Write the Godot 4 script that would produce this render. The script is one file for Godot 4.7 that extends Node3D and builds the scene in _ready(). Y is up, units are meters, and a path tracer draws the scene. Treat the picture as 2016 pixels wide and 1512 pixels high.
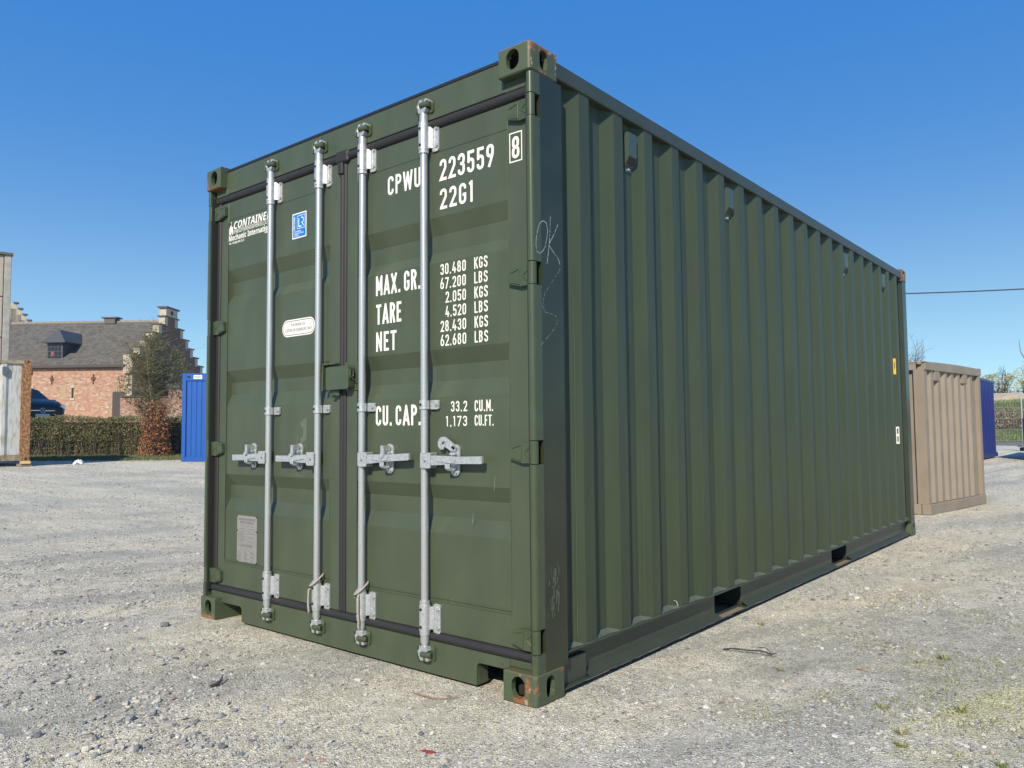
extends Node3D
# A dark green shipping container on a gravel yard, with its surroundings. Units are metres; the container's left front bottom corner is the origin.

const ZD := -0.055       # outer face of the door leaves
const CAM := Vector3(4.2719, 1.0435, 2.3630)
const SUN := Vector3(0.42, 0.77, 1.0)
var M := {}
var rng := RandomNumberGenerator.new()
var bumps := FastNoiseLite.new()
var patches := FastNoiseLite.new()

class Geo:
	var v := PackedVector3Array()
	var n := PackedVector3Array()
	var uv := PackedVector2Array()
	var c := PackedColorArray()
	var col := Color(1, 1, 1)
	var xf := Transform3D()
	func tri(a: Vector3, b: Vector3, d: Vector3, na: Vector3, nb: Vector3, nd: Vector3, ua := Vector2.ZERO, ub := Vector2.ZERO, ud := Vector2.ZERO) -> void:
		# a, b, d run counter-clockwise seen from outside; Godot wants them clockwise
		var f := xf.basis.determinant() < 0.0
		var p := [xf * a, xf * b, xf * d]
		var q := [(xf.basis * na).normalized(), (xf.basis * nb).normalized(), (xf.basis * nd).normalized()]
		var u := [ua, ub, ud]
		for k in ([0, 1, 2] if f else [0, 2, 1]):
			v.append(p[k]); n.append(q[k]); uv.append(u[k]); c.append(col)
	func flat(a: Vector3, b: Vector3, d: Vector3) -> void:
		var m := (b - a).cross(d - a).normalized()
		tri(a, b, d, m, m, m)
	func quad(a: Vector3, b: Vector3, d: Vector3, e: Vector3, ua := Vector2.ZERO, ub := Vector2.ZERO, ud := Vector2.ZERO, ue := Vector2.ZERO) -> void:
		var m := (d - a).cross(e - b).normalized()
		tri(a, b, d, m, m, m, ua, ub, ud)
		tri(a, d, e, m, m, m, ua, ud, ue)
	func box(p: Vector3, q: Vector3) -> void:
		var lo := Vector3(minf(p.x, q.x), minf(p.y, q.y), minf(p.z, q.z))
		var hi := Vector3(maxf(p.x, q.x), maxf(p.y, q.y), maxf(p.z, q.z))
		var s := hi - lo
		cbox((lo + hi) / 2, s, minf(0.0022, 0.2 * minf(s.x, minf(s.y, s.z))))
	func cbox(m: Vector3, s: Vector3, ch: float) -> void:
		var h := s / 2
		for ax in 3:
			var i := ax; var j := (ax + 1) % 3; var k := (ax + 2) % 3
			for sg in [-1.0, 1.0]:
				var f := []
				for w in [[-1, -1], [1, -1], [1, 1], [-1, 1]]:
					var p := Vector3.ZERO
					p[i] = sg * h[i]; p[j] = w[0] * (h[j] - ch); p[k] = w[1] * (h[k] - ch)
					f.append(m + p)
				if sg > 0: quad(f[0], f[1], f[2], f[3], Vector2(0, 0), Vector2(s[j], 0), Vector2(s[j], s[k]), Vector2(0, s[k]))
				else: quad(f[3], f[2], f[1], f[0])
			if ch <= 0.0: continue
			for sj in [-1.0, 1.0]:
				for sk in [-1.0, 1.0]:
					var a := Vector3.ZERO; var b := Vector3.ZERO
					a[j] = sj * h[j]; a[k] = sk * (h[k] - ch); b[j] = sj * (h[j] - ch); b[k] = sk * h[k]
					var e := Vector3.ZERO; e[i] = h[i] - ch
					oquad(m + a - e, m + a + e, m + b + e, m + b - e, m)
		if ch > 0.0:
			for sx in [-1.0, 1.0]:
				for sy in [-1.0, 1.0]:
					for sz in [-1.0, 1.0]:
						var a := m + Vector3(sx * h.x, sy * (h.y - ch), sz * (h.z - ch))
						var b := m + Vector3(sx * (h.x - ch), sy * h.y, sz * (h.z - ch))
						var d := m + Vector3(sx * (h.x - ch), sy * (h.y - ch), sz * h.z)
						if sx * sy * sz > 0: flat(a, b, d)
						else: flat(a, d, b)
	func oquad(a: Vector3, b: Vector3, d: Vector3, e: Vector3, inside: Vector3) -> void:
		if (d - a).cross(e - b).dot((a + d) / 2 - inside) > 0: quad(a, b, d, e)
		else: quad(e, d, b, a)
	func prism(poly: PackedVector2Array, o: Vector3, ux: Vector3, uy: Vector3, depth: Vector3, smooth := false) -> void:
		# the polygon lies in the plane o + x ux + y uy and is swept along depth
		var pl := poly
		if Geometry2D.is_polygon_clockwise(pl):
			pl = poly.duplicate(); pl.reverse()
		var back := ux.cross(uy).dot(depth) > 0
		var t := Geometry2D.triangulate_polygon(pl)
		var P := []
		for q in pl: P.append(o + ux * q.x + uy * q.y)
		for i in range(0, t.size(), 3):
			var a: Vector3 = P[t[i]]; var b: Vector3 = P[t[i + 1]]; var d: Vector3 = P[t[i + 2]]
			if (b - a).cross(d - a).dot(depth) > 0:
				var w := b; b = d; d = w
			flat(a, b, d)
			flat(a + depth, d + depth, b + depth)
		var k := P.size()
		var ns := []
		for i in k:
			var e: Vector3 = P[(i + 1) % k] - P[i]
			ns.append((e.cross(depth) if back else depth.cross(e)).normalized())
		for i in k:
			var a: Vector3 = P[i]; var b: Vector3 = P[(i + 1) % k]
			var na: Vector3 = ns[i]; var nb: Vector3 = ns[i]
			if smooth:
				if ns[i].dot(ns[(i + k - 1) % k]) > 0.8: na = (ns[i] + ns[(i + k - 1) % k]).normalized()
				if ns[i].dot(ns[(i + 1) % k]) > 0.8: nb = (ns[i] + ns[(i + 1) % k]).normalized()
			if back:
				tri(a, b, b + depth, na, nb, nb); tri(a, b + depth, a + depth, na, nb, na)
			else:
				tri(b, a, a + depth, nb, na, na); tri(b, a + depth, b + depth, nb, na, nb)
	func cyl(a: Vector3, b: Vector3, r0: float, r1 := -1.0, seg := 14, caps := true) -> void:
		if r1 < 0: r1 = r0
		var d := (b - a).normalized()
		var s := d.cross(Vector3(0.3, 0.2, 0.93) if absf(d.z) < 0.8 else Vector3(0, 1, 0)).normalized()
		var t := d.cross(s)
		for i in seg:
			var e0 := s * cos(TAU * i / seg) + t * sin(TAU * i / seg)
			var e1 := s * cos(TAU * (i + 1) / seg) + t * sin(TAU * (i + 1) / seg)
			tri(a + e0 * r0, a + e1 * r0, b + e1 * r1, e0, e1, e1, Vector2(float(i) / seg, 0), Vector2(float(i + 1) / seg, 0), Vector2(float(i + 1) / seg, 1))
			tri(a + e0 * r0, b + e1 * r1, b + e0 * r1, e0, e1, e0, Vector2(float(i) / seg, 0), Vector2(float(i + 1) / seg, 1), Vector2(float(i) / seg, 1))
			if caps:
				tri(b, b + e0 * r1, b + e1 * r1, d, d, d); tri(a, a + e1 * r0, a + e0 * r0, -d, -d, -d)
	func tube(p: Array, r: Array, seg := 6) -> void:
		var rings := []
		var s := Vector3.ZERO
		for i in p.size():
			var d: Vector3 = (p[mini(i + 1, p.size() - 1)] - p[maxi(i - 1, 0)]).normalized()
			if i == 0: s = d.cross(Vector3(0.31, 0.2, 0.93) if absf(d.z) < 0.8 else Vector3(0, 1, 0.1)).normalized()
			s = (s - d * s.dot(d)).normalized()
			var t := d.cross(s)
			var ring := []
			for k in seg: ring.append(s * cos(TAU * k / seg) + t * sin(TAU * k / seg))
			rings.append(ring)
		for i in p.size() - 1:
			for k in seg:
				var l := (k + 1) % seg
				var a: Vector3 = rings[i][k]; var b: Vector3 = rings[i][l]; var d: Vector3 = rings[i + 1][l]; var e: Vector3 = rings[i + 1][k]
				tri(p[i] + a * r[i], p[i] + b * r[i], p[i + 1] + d * r[i + 1], a, b, d)
				tri(p[i] + a * r[i], p[i + 1] + d * r[i + 1], p[i + 1] + e * r[i + 1], a, d, e)
	func strip(p: PackedVector2Array, w: float, o: Vector3, ux: Vector3, uy: Vector3, closed := false) -> void:
		# a flat line of width w with mitred corners
		var k := p.size()
		var L := []
		var nn := ux.cross(uy).normalized()
		for i in k:
			var a := p[(i + k - 1) % k] if closed or i > 0 else p[i]
			var b := p[(i + 1) % k] if closed or i < k - 1 else p[i]
			var d0 := (p[i] - a).normalized() if a != p[i] else (b - p[i]).normalized()
			var d1 := (b - p[i]).normalized() if b != p[i] else d0
			var m := (d0.orthogonal() + d1.orthogonal()).normalized()
			var s := w / 2 / maxf(0.5, m.dot(d0.orthogonal()))
			L.append([o + ux * (p[i].x + m.x * s) + uy * (p[i].y + m.y * s), o + ux * (p[i].x - m.x * s) + uy * (p[i].y - m.y * s)])
		for i in (k if closed else k - 1):
			var j := (i + 1) % k
			if (L[i][1] - L[i][0]).cross(L[j][0] - L[i][0]).dot(nn) > 0: quad(L[i][0], L[i][1], L[j][1], L[j][0])
			else: quad(L[i][0], L[j][0], L[j][1], L[i][1])
	func mesh() -> ArrayMesh:
		var a := []
		a.resize(Mesh.ARRAY_MAX)
		a[Mesh.ARRAY_VERTEX] = v; a[Mesh.ARRAY_NORMAL] = n; a[Mesh.ARRAY_TEX_UV] = uv; a[Mesh.ARRAY_COLOR] = c
		var m := ArrayMesh.new()
		m.add_surface_from_arrays(Mesh.PRIMITIVE_TRIANGLES, a)
		return m

# ---------------------------------------------------------------- helpers
func part(called: String, g: Geo, m: Material, parent: Node3D = self) -> MeshInstance3D:
	var o := MeshInstance3D.new()
	o.name = called; o.mesh = g.mesh(); o.material_override = m
	parent.add_child(o, true)
	return o

func again(o: MeshInstance3D, parent: Node3D, t: Transform3D) -> MeshInstance3D:
	var c := MeshInstance3D.new()
	c.name = String(o.name).rstrip("0123456789"); c.mesh = o.mesh; c.material_override = o.material_override; c.transform = t
	parent.add_child(c, true)
	return c

func tag(o: Node, label: String, category: String, group := "", kind := "") -> Node:
	if label: o.set_meta("label", label)
	if category: o.set_meta("category", category)
	if group: o.set_meta("group", group)
	if kind: o.set_meta("kind", kind)
	return o

func thing(called: String, label: String, category: String, at := Vector3.ZERO, turn := 0.0, group := "") -> Node3D:
	var o := Node3D.new()
	o.name = called; o.position = at; o.rotation.y = turn
	add_child(o, true)
	tag(o, label, category, group)
	return o

func scatter(called: String, mesh: Mesh, m: Material, list: Array, parent: Node3D = self) -> MultiMeshInstance3D:
	# list of [Transform3D, Color]
	var mm := MultiMesh.new()
	mm.transform_format = MultiMesh.TRANSFORM_3D; mm.use_colors = true; mm.mesh = mesh; mm.instance_count = list.size()
	for i in list.size():
		mm.set_instance_transform(i, list[i][0]); mm.set_instance_color(i, list[i][1])
	var o := MultiMeshInstance3D.new()
	o.name = called; o.multimesh = mm; o.material_override = m
	parent.add_child(o, true)
	o.set_meta("kind", "stuff")
	return o

func lin(r: float, g: float, b: float) -> Color: return Color(r, g, b).linear_to_srgb()

func sm(r: float, g: float, b: float, rough := 0.6, metal := 0.0) -> StandardMaterial3D:
	var m := StandardMaterial3D.new()
	m.albedo_color = lin(r, g, b); m.roughness = rough; m.metallic = metal
	return m

func noise_tex(freq: float, lo: Color, hi: Color, size := 256, type := FastNoiseLite.TYPE_SIMPLEX_SMOOTH, mid = null, sd := 1, oct := 4) -> NoiseTexture2D:
	var f := FastNoiseLite.new()
	f.seed = sd; f.frequency = freq; f.noise_type = type; f.fractal_octaves = oct
	if type == FastNoiseLite.TYPE_CELLULAR:
		f.cellular_return_type = FastNoiseLite.RETURN_CELL_VALUE; f.fractal_type = FastNoiseLite.FRACTAL_NONE
	var t := NoiseTexture2D.new()
	t.width = size; t.height = size; t.seamless = true; t.noise = f
	var g := Gradient.new()
	g.set_color(0, lo); g.set_color(1, hi)
	if mid != null: g.add_point(0.5, mid)
	t.color_ramp = g
	return t

func grey(x: float) -> Color: return Color(x, x, x)

func vary(m: StandardMaterial3D, t: Texture2D, scale: float, world := false) -> StandardMaterial3D:
	m.albedo_texture = t; m.uv1_triplanar = true; m.uv1_world_triplanar = world; m.uv1_scale = Vector3.ONE * scale
	return m

func P2(a: Array) -> PackedVector2Array:
	var p := PackedVector2Array()
	for i in range(0, a.size(), 2): p.append(Vector2(a[i], a[i + 1]))
	return p

func stadium(w: float, h: float, k := 10) -> PackedVector2Array:
	# upright slot shape centred on the origin
	var p := PackedVector2Array(); var r := w / 2
	for i in k + 1: p.append(Vector2(cos(PI * i / k) * r, h / 2 - r + sin(PI * i / k) * r))
	for i in k + 1: p.append(Vector2(-cos(PI * i / k) * r, -h / 2 + r - sin(PI * i / k) * r))
	return p

func rrect(x0: float, y0: float, x1: float, y1: float, r: float, k := 5) -> PackedVector2Array:
	var p := PackedVector2Array()
	for q in [[x1 - r, y1 - r, 0.0], [x0 + r, y1 - r, 0.5], [x0 + r, y0 + r, 1.0], [x1 - r, y0 + r, 1.5]]:
		for i in k + 1:
			var a: float = PI * (q[2] + 0.5 * i / k)
			p.append(Vector2(q[0] + cos(a) * r, q[1] + sin(a) * r))
	return p

func words(called: String, text: String, font: Array, x0: float, x1: float, y0: float, y1: float, z: float, m: Material, parent: Node3D, slant := 0.0, upright := false) -> MeshInstance3D:
	# flat printed lettering fitted into a rectangle of the plane z
	var f := SystemFont.new()
	f.font_names = PackedStringArray([font[0]]); f.font_weight = font[1]
	var t := TextMesh.new()
	t.text = text; t.font = f; t.font_size = 48; t.pixel_size = 0.001; t.depth = 0.0006
	var b := t.get_aabb()
	var o := MeshInstance3D.new()
	o.name = called; o.mesh = t; o.material_override = m
	var s := Vector2((x1 - x0), (y1 - y0))
	var base := Basis(Vector3(s.x / b.size.x, 0, 0), Vector3(slant * s.y / b.size.y, s.y / b.size.y, 0), Vector3(0, 0, 1))
	if upright: base = Basis(Vector3(0, s.y / b.size.x, 0), Vector3(-s.x / b.size.y, 0, 0), Vector3(0, 0, 1))
	o.transform = Transform3D(base, Vector3.ZERO)
	var mid := base * (b.position + b.size / 2)
	o.position = Vector3((x0 + x1) / 2 - mid.x, (y0 + y1) / 2 - mid.y, z)
	parent.add_child(o, true)
	return o

func sstep(a: float, b: float, x: float) -> float:
	var t := clampf((x - a) / (b - a), 0, 1)
	return t * t * (3 - 2 * t)

func hedge_s(x: float, z: float) -> Vector2:
	# distance behind the hedge line, and along it
	return Vector2((x + 22.67) * -0.795 + (z + 9.57) * -0.607, (x + 22.67) * 0.607 + (z + 9.57) * -0.795)

func gy(x: float, z: float) -> float:
	var t := maxf(0.0, -x - 2.0)
	var y := 0.016 * t * t / (t + 3.0)
	var h := hedge_s(x, z)
	return y + 0.95 * sstep(1.0, 7.0, h.x) * (1.0 - sstep(14.0, 24.0, h.y))

func on(x: float, z: float) -> Vector3: return Vector3(x, gy(x, z), z)

# ---------------------------------------------------------------- stroke lettering of the container (upright condensed capitals)
func arc(cx: float, cy: float, rx: float, ry: float, a0: float, a1: float, k := 7) -> Array:
	var o := []
	for i in k + 1:
		var a := deg_to_rad(lerpf(a0, a1, float(i) / k))
		o.append(cx + cos(a) * rx); o.append(cy + sin(a) * ry)
	return o

func glyph(ch: String) -> Array:
	# [width, polylines...]; a glyph is 1 high, x and y are the middle of the stroke
	var l := 0.085; var r := 0.365; var m := 0.225; var R := 0.14; var t := 0.92; var b := 0.08
	match ch:
		"0", "O": return [0.45, [r, 0.48] + arc(m, t - R, R, R, 0, 180) + [l, 0.48], [l, 0.52] + arc(m, b + R, R, R, 180, 360) + [r, 0.52]]
		"1": return [0.30, [0.16, b - 0.08, 0.16, t + 0.08], [0.145, 0.93, 0.04, 0.84]]
		"2": return [0.45, [l, 0.71] + arc(m, t - R, R, R, 180, 0) + arc(m, 0.62, R, 0.14, 0, -40, 3) + [l, b, r + 0.08, b]]
		"3": return [0.45, [l, 0.72] + arc(m, t - R, R, R, 180, 0) + arc(m, 0.66, R, 0.13, 0, -90, 4) + arc(m, 0.38, R, 0.15, 90, 0, 4) + arc(m, b + R, R, R, 0, -180) + [l, 0.28]]
		"4": return [0.47, [0.24, t + 0.06, l - 0.03, 0.28, r + 0.1, 0.28], [0.31, 0.52, 0.31, 0.0]]
		"5": return [0.45, [r + 0.06, t, l + 0.02, t, l + 0.02, 0.52] + arc(m, 0.46, R, 0.13, 150, 0, 5) + arc(m, b + R, R, R, 0, -180) + [l, 0.27]]
		"6": return [0.45, [r, 0.30] + arc(m, 0.40, R, 0.15, 0, 180) + [l, 0.30], [l, 0.36] + arc(m, b + R, R, R, 180, 360) + [r, 0.36], [l, 0.36, l + 0.01, 0.5, 0.29, 1.0]]
		"7": return [0.43, [0.02, t, r + 0.01, t, 0.13, 0.0]]
		"8": return [0.45, [r, 0.28] + arc(m, 0.36, R, 0.15, 0, 180) + [l, 0.28], [l, 0.33] + arc(m, b + R, R, R, 180, 360) + [r, 0.33], [m + 0.125, 0.70] + arc(m, t - R, 0.125, R, 0, 180) + [m - 0.125, 0.70], [m - 0.125, 0.73] + arc(m, 0.65, 0.125, 0.135, 180, 360) + [m + 0.125, 0.73]]
		"9": return [0.45, [r, 0.68] + arc(m, t - R, R, R, 0, 180) + [l, 0.68], [l, 0.72] + arc(m, 0.62, R, 0.14, 180, 360) + [r, 0.72], [r, 0.64, r - 0.01, 0.5, 0.16, 0.0]]
		"C": return [0.45, [r, 0.70] + arc(m, t - R, R, R, 0, 180) + arc(m, b + R, R, R, 180, 360) + [r, 0.30]]
		"G": return [0.46, [r, 0.70] + arc(m, t - R, R, R, 0, 180) + arc(m, b + R, R, R, 180, 360) + [r, 0.45, m, 0.45]]
		"P": return [0.44, [l, 0.0, l, 1.0], [l + 0.02, t, 0.2, t] + arc(0.22, t - 0.19, 0.15, 0.19, 90, -90) + [l + 0.02, t - 0.38]]
		"R": return [0.46, [l, 0.0, l, 1.0], [l + 0.02, t, 0.2, t] + arc(0.22, t - 0.18, 0.15, 0.18, 90, -90) + [l + 0.02, t - 0.36], [0.24, t - 0.36, r + 0.02, 0.0]]
		"B": return [0.46, [l, 0.0, l, 1.0], [l + 0.02, t, 0.2, t] + arc(0.21, t - 0.185, 0.135, 0.185, 90, -90) + [l + 0.02, 0.55], [l + 0.02, 0.55, 0.19, 0.55] + arc(0.21, 0.315, 0.15, 0.235, 90, -90) + [l + 0.02, b]]
		"S": return [0.45, [r, 0.72] + arc(m, t - R, R, R, 0, 180) + arc(m, 0.68, R, 0.14, 180, 250, 3) + arc(m, 0.34, R, 0.14, 70, 0, 3) + arc(m, b + R, R, R, 0, -180) + [l, 0.28]]
		"W": return [0.66, [0.06, 1.0, 0.18, 0.06, 0.33, 0.90, 0.48, 0.06, 0.60, 1.0]]
		"U": return [0.45, [l, 1.0] + arc(m, b + R, R, R, 180, 360) + [r, 1.0]]
		"M": return [0.56, [l, 0.0, l, 0.94, 0.28, 0.32, 0.475, 0.94, 0.475, 0.0]]
		"N": return [0.47, [l, 0.0, l, 0.92, 0.385, 0.08, 0.385, 1.0]]
		"A": return [0.52, [0.06, 0.0, 0.26, 0.93, 0.46, 0.0], [0.13, 0.27, 0.39, 0.27]]
		"X": return [0.48, [0.05, 1.0, 0.43, 0.0], [0.43, 1.0, 0.05, 0.0]]
		"T": return [0.44, [0.0, t, 0.44, t], [0.22, t, 0.22, 0.0]]
		"E": return [0.41, [0.39, t, l, t, l, b, 0.39, b], [l, 0.51, 0.34, 0.51]]
		"F": return [0.40, [0.38, t, l, t, l, 0.0], [l, 0.51, 0.33, 0.51]]
		"L": return [0.39, [l, 1.0, l, b, 0.38, b]]
		"K": return [0.46, [l, 0.0, l, 1.0], [0.42, 1.0, 0.10, 0.45], [0.19, 0.58, 0.42, 0.0]]
		".": return [0.20, [0.09, 0.0, 0.09, 0.16]]
		" ": return [0.06]
		",": return [0.20, [0.11, 0.14, 0.07, -0.06]]
	return [0.24]

func stencil(called: String, text: String, x0: float, x1: float, y0: float, y1: float, z: float, parent: Node3D, stroke := 0.140) -> void:
	var gl := []; var w := 0.0; var gap := 0.10
	for ch in text:
		var g := glyph(ch)
		gl.append(g); w += g[0] + gap
	w -= gap
	var sx := (x1 - x0) / w; var sy := y1 - y0
	var geo := Geo.new(); var x := 0.0
	for g in gl:
		for k in range(1, g.size()):
			var p := P2(g[k])
			for i in p.size(): p[i] = Vector2((x + p[i].x) * sx, p[i].y * sy)
			for i in p.size(): p[i] *= 1000.0
			for q in Geometry2D.offset_polyline(p, stroke * sy * 500.0, Geometry2D.JOIN_MITER, Geometry2D.END_BUTT):
				var ix := Geometry2D.triangulate_polygon(q)
				for i in range(0, ix.size(), 3):
					var t := []
					for j in 3: t.append(Vector3(x0 + q[ix[i + j]].x * 0.001, y0 + q[ix[i + j]].y * 0.001, z + 0.0003 * k))
					if (t[1] - t[0]).cross(t[2] - t[0]).z > 0: geo.flat(t[0], t[1], t[2])
					else: geo.flat(t[0], t[2], t[1])
		x += g[0] + gap
	part(called, geo, M.print_white, parent)

# ---------------------------------------------------------------- corner castings
func casting_image(sd: int, spots: Array) -> ImageTexture:
	# left half the end face, right half the side face; spots: [u, v, ru, rv, strength]
	var im := Image.create(256, 192, false, Image.FORMAT_RGB8)
	var f := FastNoiseLite.new(); f.seed = sd; f.frequency = 0.03; f.fractal_octaves = 5
	var fine := FastNoiseLite.new(); fine.seed = sd + 9; fine.frequency = 0.11
	var base := lin(0.056, 0.077, 0.042)
	for y in 192:
		for x in 256:
			var u := x / 256.0; var w := 1.0 - y / 192.0
			var k := 0.0
			for s in spots:
				var du: float = (u - s[0]) / s[2]; var dv: float = (w - s[1]) / s[3]
				k = maxf(k, s[4] * exp(-du * du - dv * dv))
			var q := k + 0.50 * f.get_noise_2d(x * 1.6, y * 0.7) + 0.12 * fine.get_noise_2d(x * 2.0, y * 2.0) - 0.36
			var c := base * (1.0 + 0.10 * fine.get_noise_2d(x, y))
			if q > 0.0:
				var rust := lin(0.15, 0.065, 0.03).lerp(lin(0.30, 0.115, 0.04), clampf(0.5 + fine.get_noise_2d(x * 0.6, y * 0.6), 0, 1))
				if f.get_noise_2d(x * 1.1 + 300.0, y * 0.5) > 0.28: rust = lin(0.30, 0.26, 0.20)
				c = c.lerp(rust, clampf(q * 4.0, 0, 0.95))
			im.set_pixel(x, y, c)
	return ImageTexture.create_from_image(im)

func casting_geo() -> Geo:
	# outer corner at the origin: +x side face, +z end face, 0.162 x 0.118 x 0.178, upright outer edge rounded
	var g := Geo.new(); var W := 0.162; var H := 0.118; var D := 0.178; var R := 0.016; var e := 0.005
	# end face (z = 0) and side face (x = 0), each a plate round its hole
	for side in 2:
		var wid := (D if side else W)
		var hole := stadium(0.052 if side else 0.066, 0.084, 12)
		var hc := Vector2(-wid + 0.102 if not side else -0.089, 0.062)
		if not side: hc.x = -0.089
		var N := hole.size()
		var o := []
		var x0 := -wid; var x1 := -R
		var angs := []
		for p in hole: angs.append(p.angle())
		var pts := []
		for i in N:
			var d := hole[i].normalized()
			var s := 1e9
			if d.x > 1e-6: s = minf(s, (x1 - hc.x) / d.x)
			if d.x < -1e-6: s = minf(s, (x0 - hc.x) / d.x)
			if d.y > 1e-6: s = minf(s, (H - e - hc.y) / d.y)
			if d.y < -1e-6: s = minf(s, (0.0 + e - hc.y) / d.y)
			pts.append([hole[i] + hc, hc + d * s])
		var put := func(p: Vector2, deep: float) -> Vector3: return Vector3(-deep, p.y, p.x) if side else Vector3(p.x, p.y, -deep)
		var nn := Vector3(1, 0, 0) if side else Vector3(0, 0, 1)
		var uvof := func(p: Vector2) -> Vector2: return Vector2(0.5 + (-p.x) / wid * 0.5, 1.0 - p.y / H) if side else Vector2((p.x + wid) / wid * 0.5, 1.0 - p.y / H)
		var cs := [Vector2(x0, e), Vector2(x1, e), Vector2(x1, H - e), Vector2(x0, H - e)]
		for i in N:
			var a: Vector2 = pts[i][0]; var b: Vector2 = pts[(i + 1) % N][0]
			var A: Vector2 = pts[i][1]; var B: Vector2 = pts[(i + 1) % N][1]
			var fan := [a, A]
			for q in cs:  # a corner of the plate that lies between the two rays
				if (A - hc).cross(q - hc) > 1e-7 and (q - hc).cross(B - hc) > 1e-7 and absf((A - hc).angle_to(B - hc)) < 1.5: fan.append(q)
			fan.append(B); fan.append(b)
			for k in range(1, fan.size() - 1):
				tri_to(g, put.call(fan[0], 0.0), put.call(fan[k], 0.0), put.call(fan[k + 1], 0.0), nn, uvof.call(fan[0]), uvof.call(fan[k]), uvof.call(fan[k + 1]))
			# the wall of the hole
			var h0: Vector3 = put.call(a, 0.0); var h1: Vector3 = put.call(b, 0.0)
			var mid: Vector3 = put.call(hc, 0.0)
			var deep: Vector3 = nn * -0.024
			var nw := (mid - (h0 + h1) / 2).normalized()
			tri_to(g, h0, h1, h1 + deep, nw, uvof.call(a), uvof.call(b), uvof.call(b))
			tri_to(g, h0, h1 + deep, h0 + deep, nw, uvof.call(a), uvof.call(b), uvof.call(a))
	# rounded upright edge
	for i in 6:
		var a := PI / 2 * i / 6; var b := PI / 2 * (i + 1) / 6
		var na := Vector3(sin(a), 0, cos(a)); var nb := Vector3(sin(b), 0, cos(b))
		var pa := Vector3(-R, e, -R) + na * R; var pb := Vector3(-R, e, -R) + nb * R
		var up := Vector3(0, H - 2 * e, 0)
		var ua := Vector2(0.46 + 0.08 * i / 6.0, 1.0 - e / H); var ub := Vector2(0.46 + 0.08 * (i + 1) / 6.0, 1.0 - e / H); var dv := Vector2(0, -(H - 2 * e) / H)
		g.tri(pa, pb, pb + up, na, nb, nb, ua, ub, ub + dv)
		g.tri(pa, pb + up, pa + up, na, nb, na, ua, ub + dv, ua + dv)
	# top, bottom with chamfered rims, back and inner faces
	var rim := []
	rim.append(Vector3(-W, 0, 0))
	for i in 7:
		var a := PI / 2 * i / 6
		rim.append(Vector3(-R + sin(a) * R, 0, -R + cos(a) * R))
	rim.append(Vector3(0, 0, -D))
	var c := Vector3(-W, 0, -D)
	var ins := func(p: Vector3) -> Vector3: return Vector3(lerpf(p.x, -0.08, 0.05), 0, lerpf(p.z, -0.09, 0.05))
	var t := Vector2(0.52, 0.03); var tb := Vector2(0.45, 0.96)
	for i in rim.size() - 1:
		var a: Vector3 = rim[i]; var b: Vector3 = rim[i + 1]
		var a2: Vector3 = ins.call(a); var b2: Vector3 = ins.call(b)
		var hy := Vector3(0, H, 0); var he := Vector3(0, H - e, 0); var le := Vector3(0, e, 0)
		g.quad(a + he, b + he, b2 + hy, a2 + hy, t, t, t, t)
		g.quad(b + le, a + le, a2, b2, tb, tb, tb, tb)
		g.tri(a2 + hy, b2 + hy, c + hy, Vector3.UP, Vector3.UP, Vector3.UP, t, t, t)
		g.tri(b2, a2, c, Vector3.DOWN, Vector3.DOWN, Vector3.DOWN, tb, tb, tb)
	g.quad(Vector3(-W, 0, 0), Vector3(-W, H, 0), Vector3(-W, H, -D), Vector3(-W, 0, -D), Vector2(0.1, 0.5), Vector2(0.1, 0.5), Vector2(0.1, 0.5), Vector2(0.1, 0.5))
	g.quad(Vector3(0, 0, -D), Vector3(-W, 0, -D), Vector3(-W, H, -D), Vector3(0, H, -D), Vector2(0.1, 0.5), Vector2(0.1, 0.5), Vector2(0.1, 0.5), Vector2(0.1, 0.5))
	return g

func tri_to(g: Geo, a: Vector3, b: Vector3, d: Vector3, nn: Vector3, ua: Vector2, ub: Vector2, ud: Vector2) -> void:
	if (b - a).cross(d - a).dot(nn) > 0: g.tri(a, b, d, nn, nn, nn, ua, ub, ud)
	else: g.tri(a, d, b, nn, nn, nn, ua, ud, ub)

# ---------------------------------------------------------------- corrugated sheets
func corrugated(prof: Array, y0: float, y1: float) -> Geo:
	# prof: (z, x) points from front to back; outside is +x; a sheet swept upwards
	var g := Geo.new()
	# the sheet is never quite flat: it bulges by a millimetre or two between its welds
	var f := FastNoiseLite.new(); f.seed = 14; f.frequency = 1.3; f.fractal_octaves = 2
	var N := 14
	var bulge := func(z: float, y: float) -> float: return 0.0022 * f.get_noise_2d(z * 1.6, y) * sin(PI * clampf((y - y0) / (y1 - y0), 0, 1))
	for i in prof.size() - 1:
		var a: Vector2 = prof[i]; var b: Vector2 = prof[i + 1]
		var n0 := Vector3(a.x - b.x, 0, b.y - a.y).normalized()
		for k in N:
			var ya := lerpf(y0, y1, float(k) / N); var yb := lerpf(y0, y1, (k + 1.0) / N)
			var P := []; var Q := []
			for c in [[a, ya], [b, ya], [b, yb], [a, yb]]:
				var z: float = c[0].x; var y: float = c[1]
				P.append(Vector3(c[0].y + bulge.call(z, y), y, z))
				Q.append((n0 - Vector3(0, (bulge.call(z, y + 0.01) - bulge.call(z, y - 0.01)) / 0.02, 0)).normalized())
			g.tri(P[0], P[1], P[2], Q[0], Q[1], Q[2]); g.tri(P[0], P[2], P[3], Q[0], Q[2], Q[3])
	return g

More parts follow.
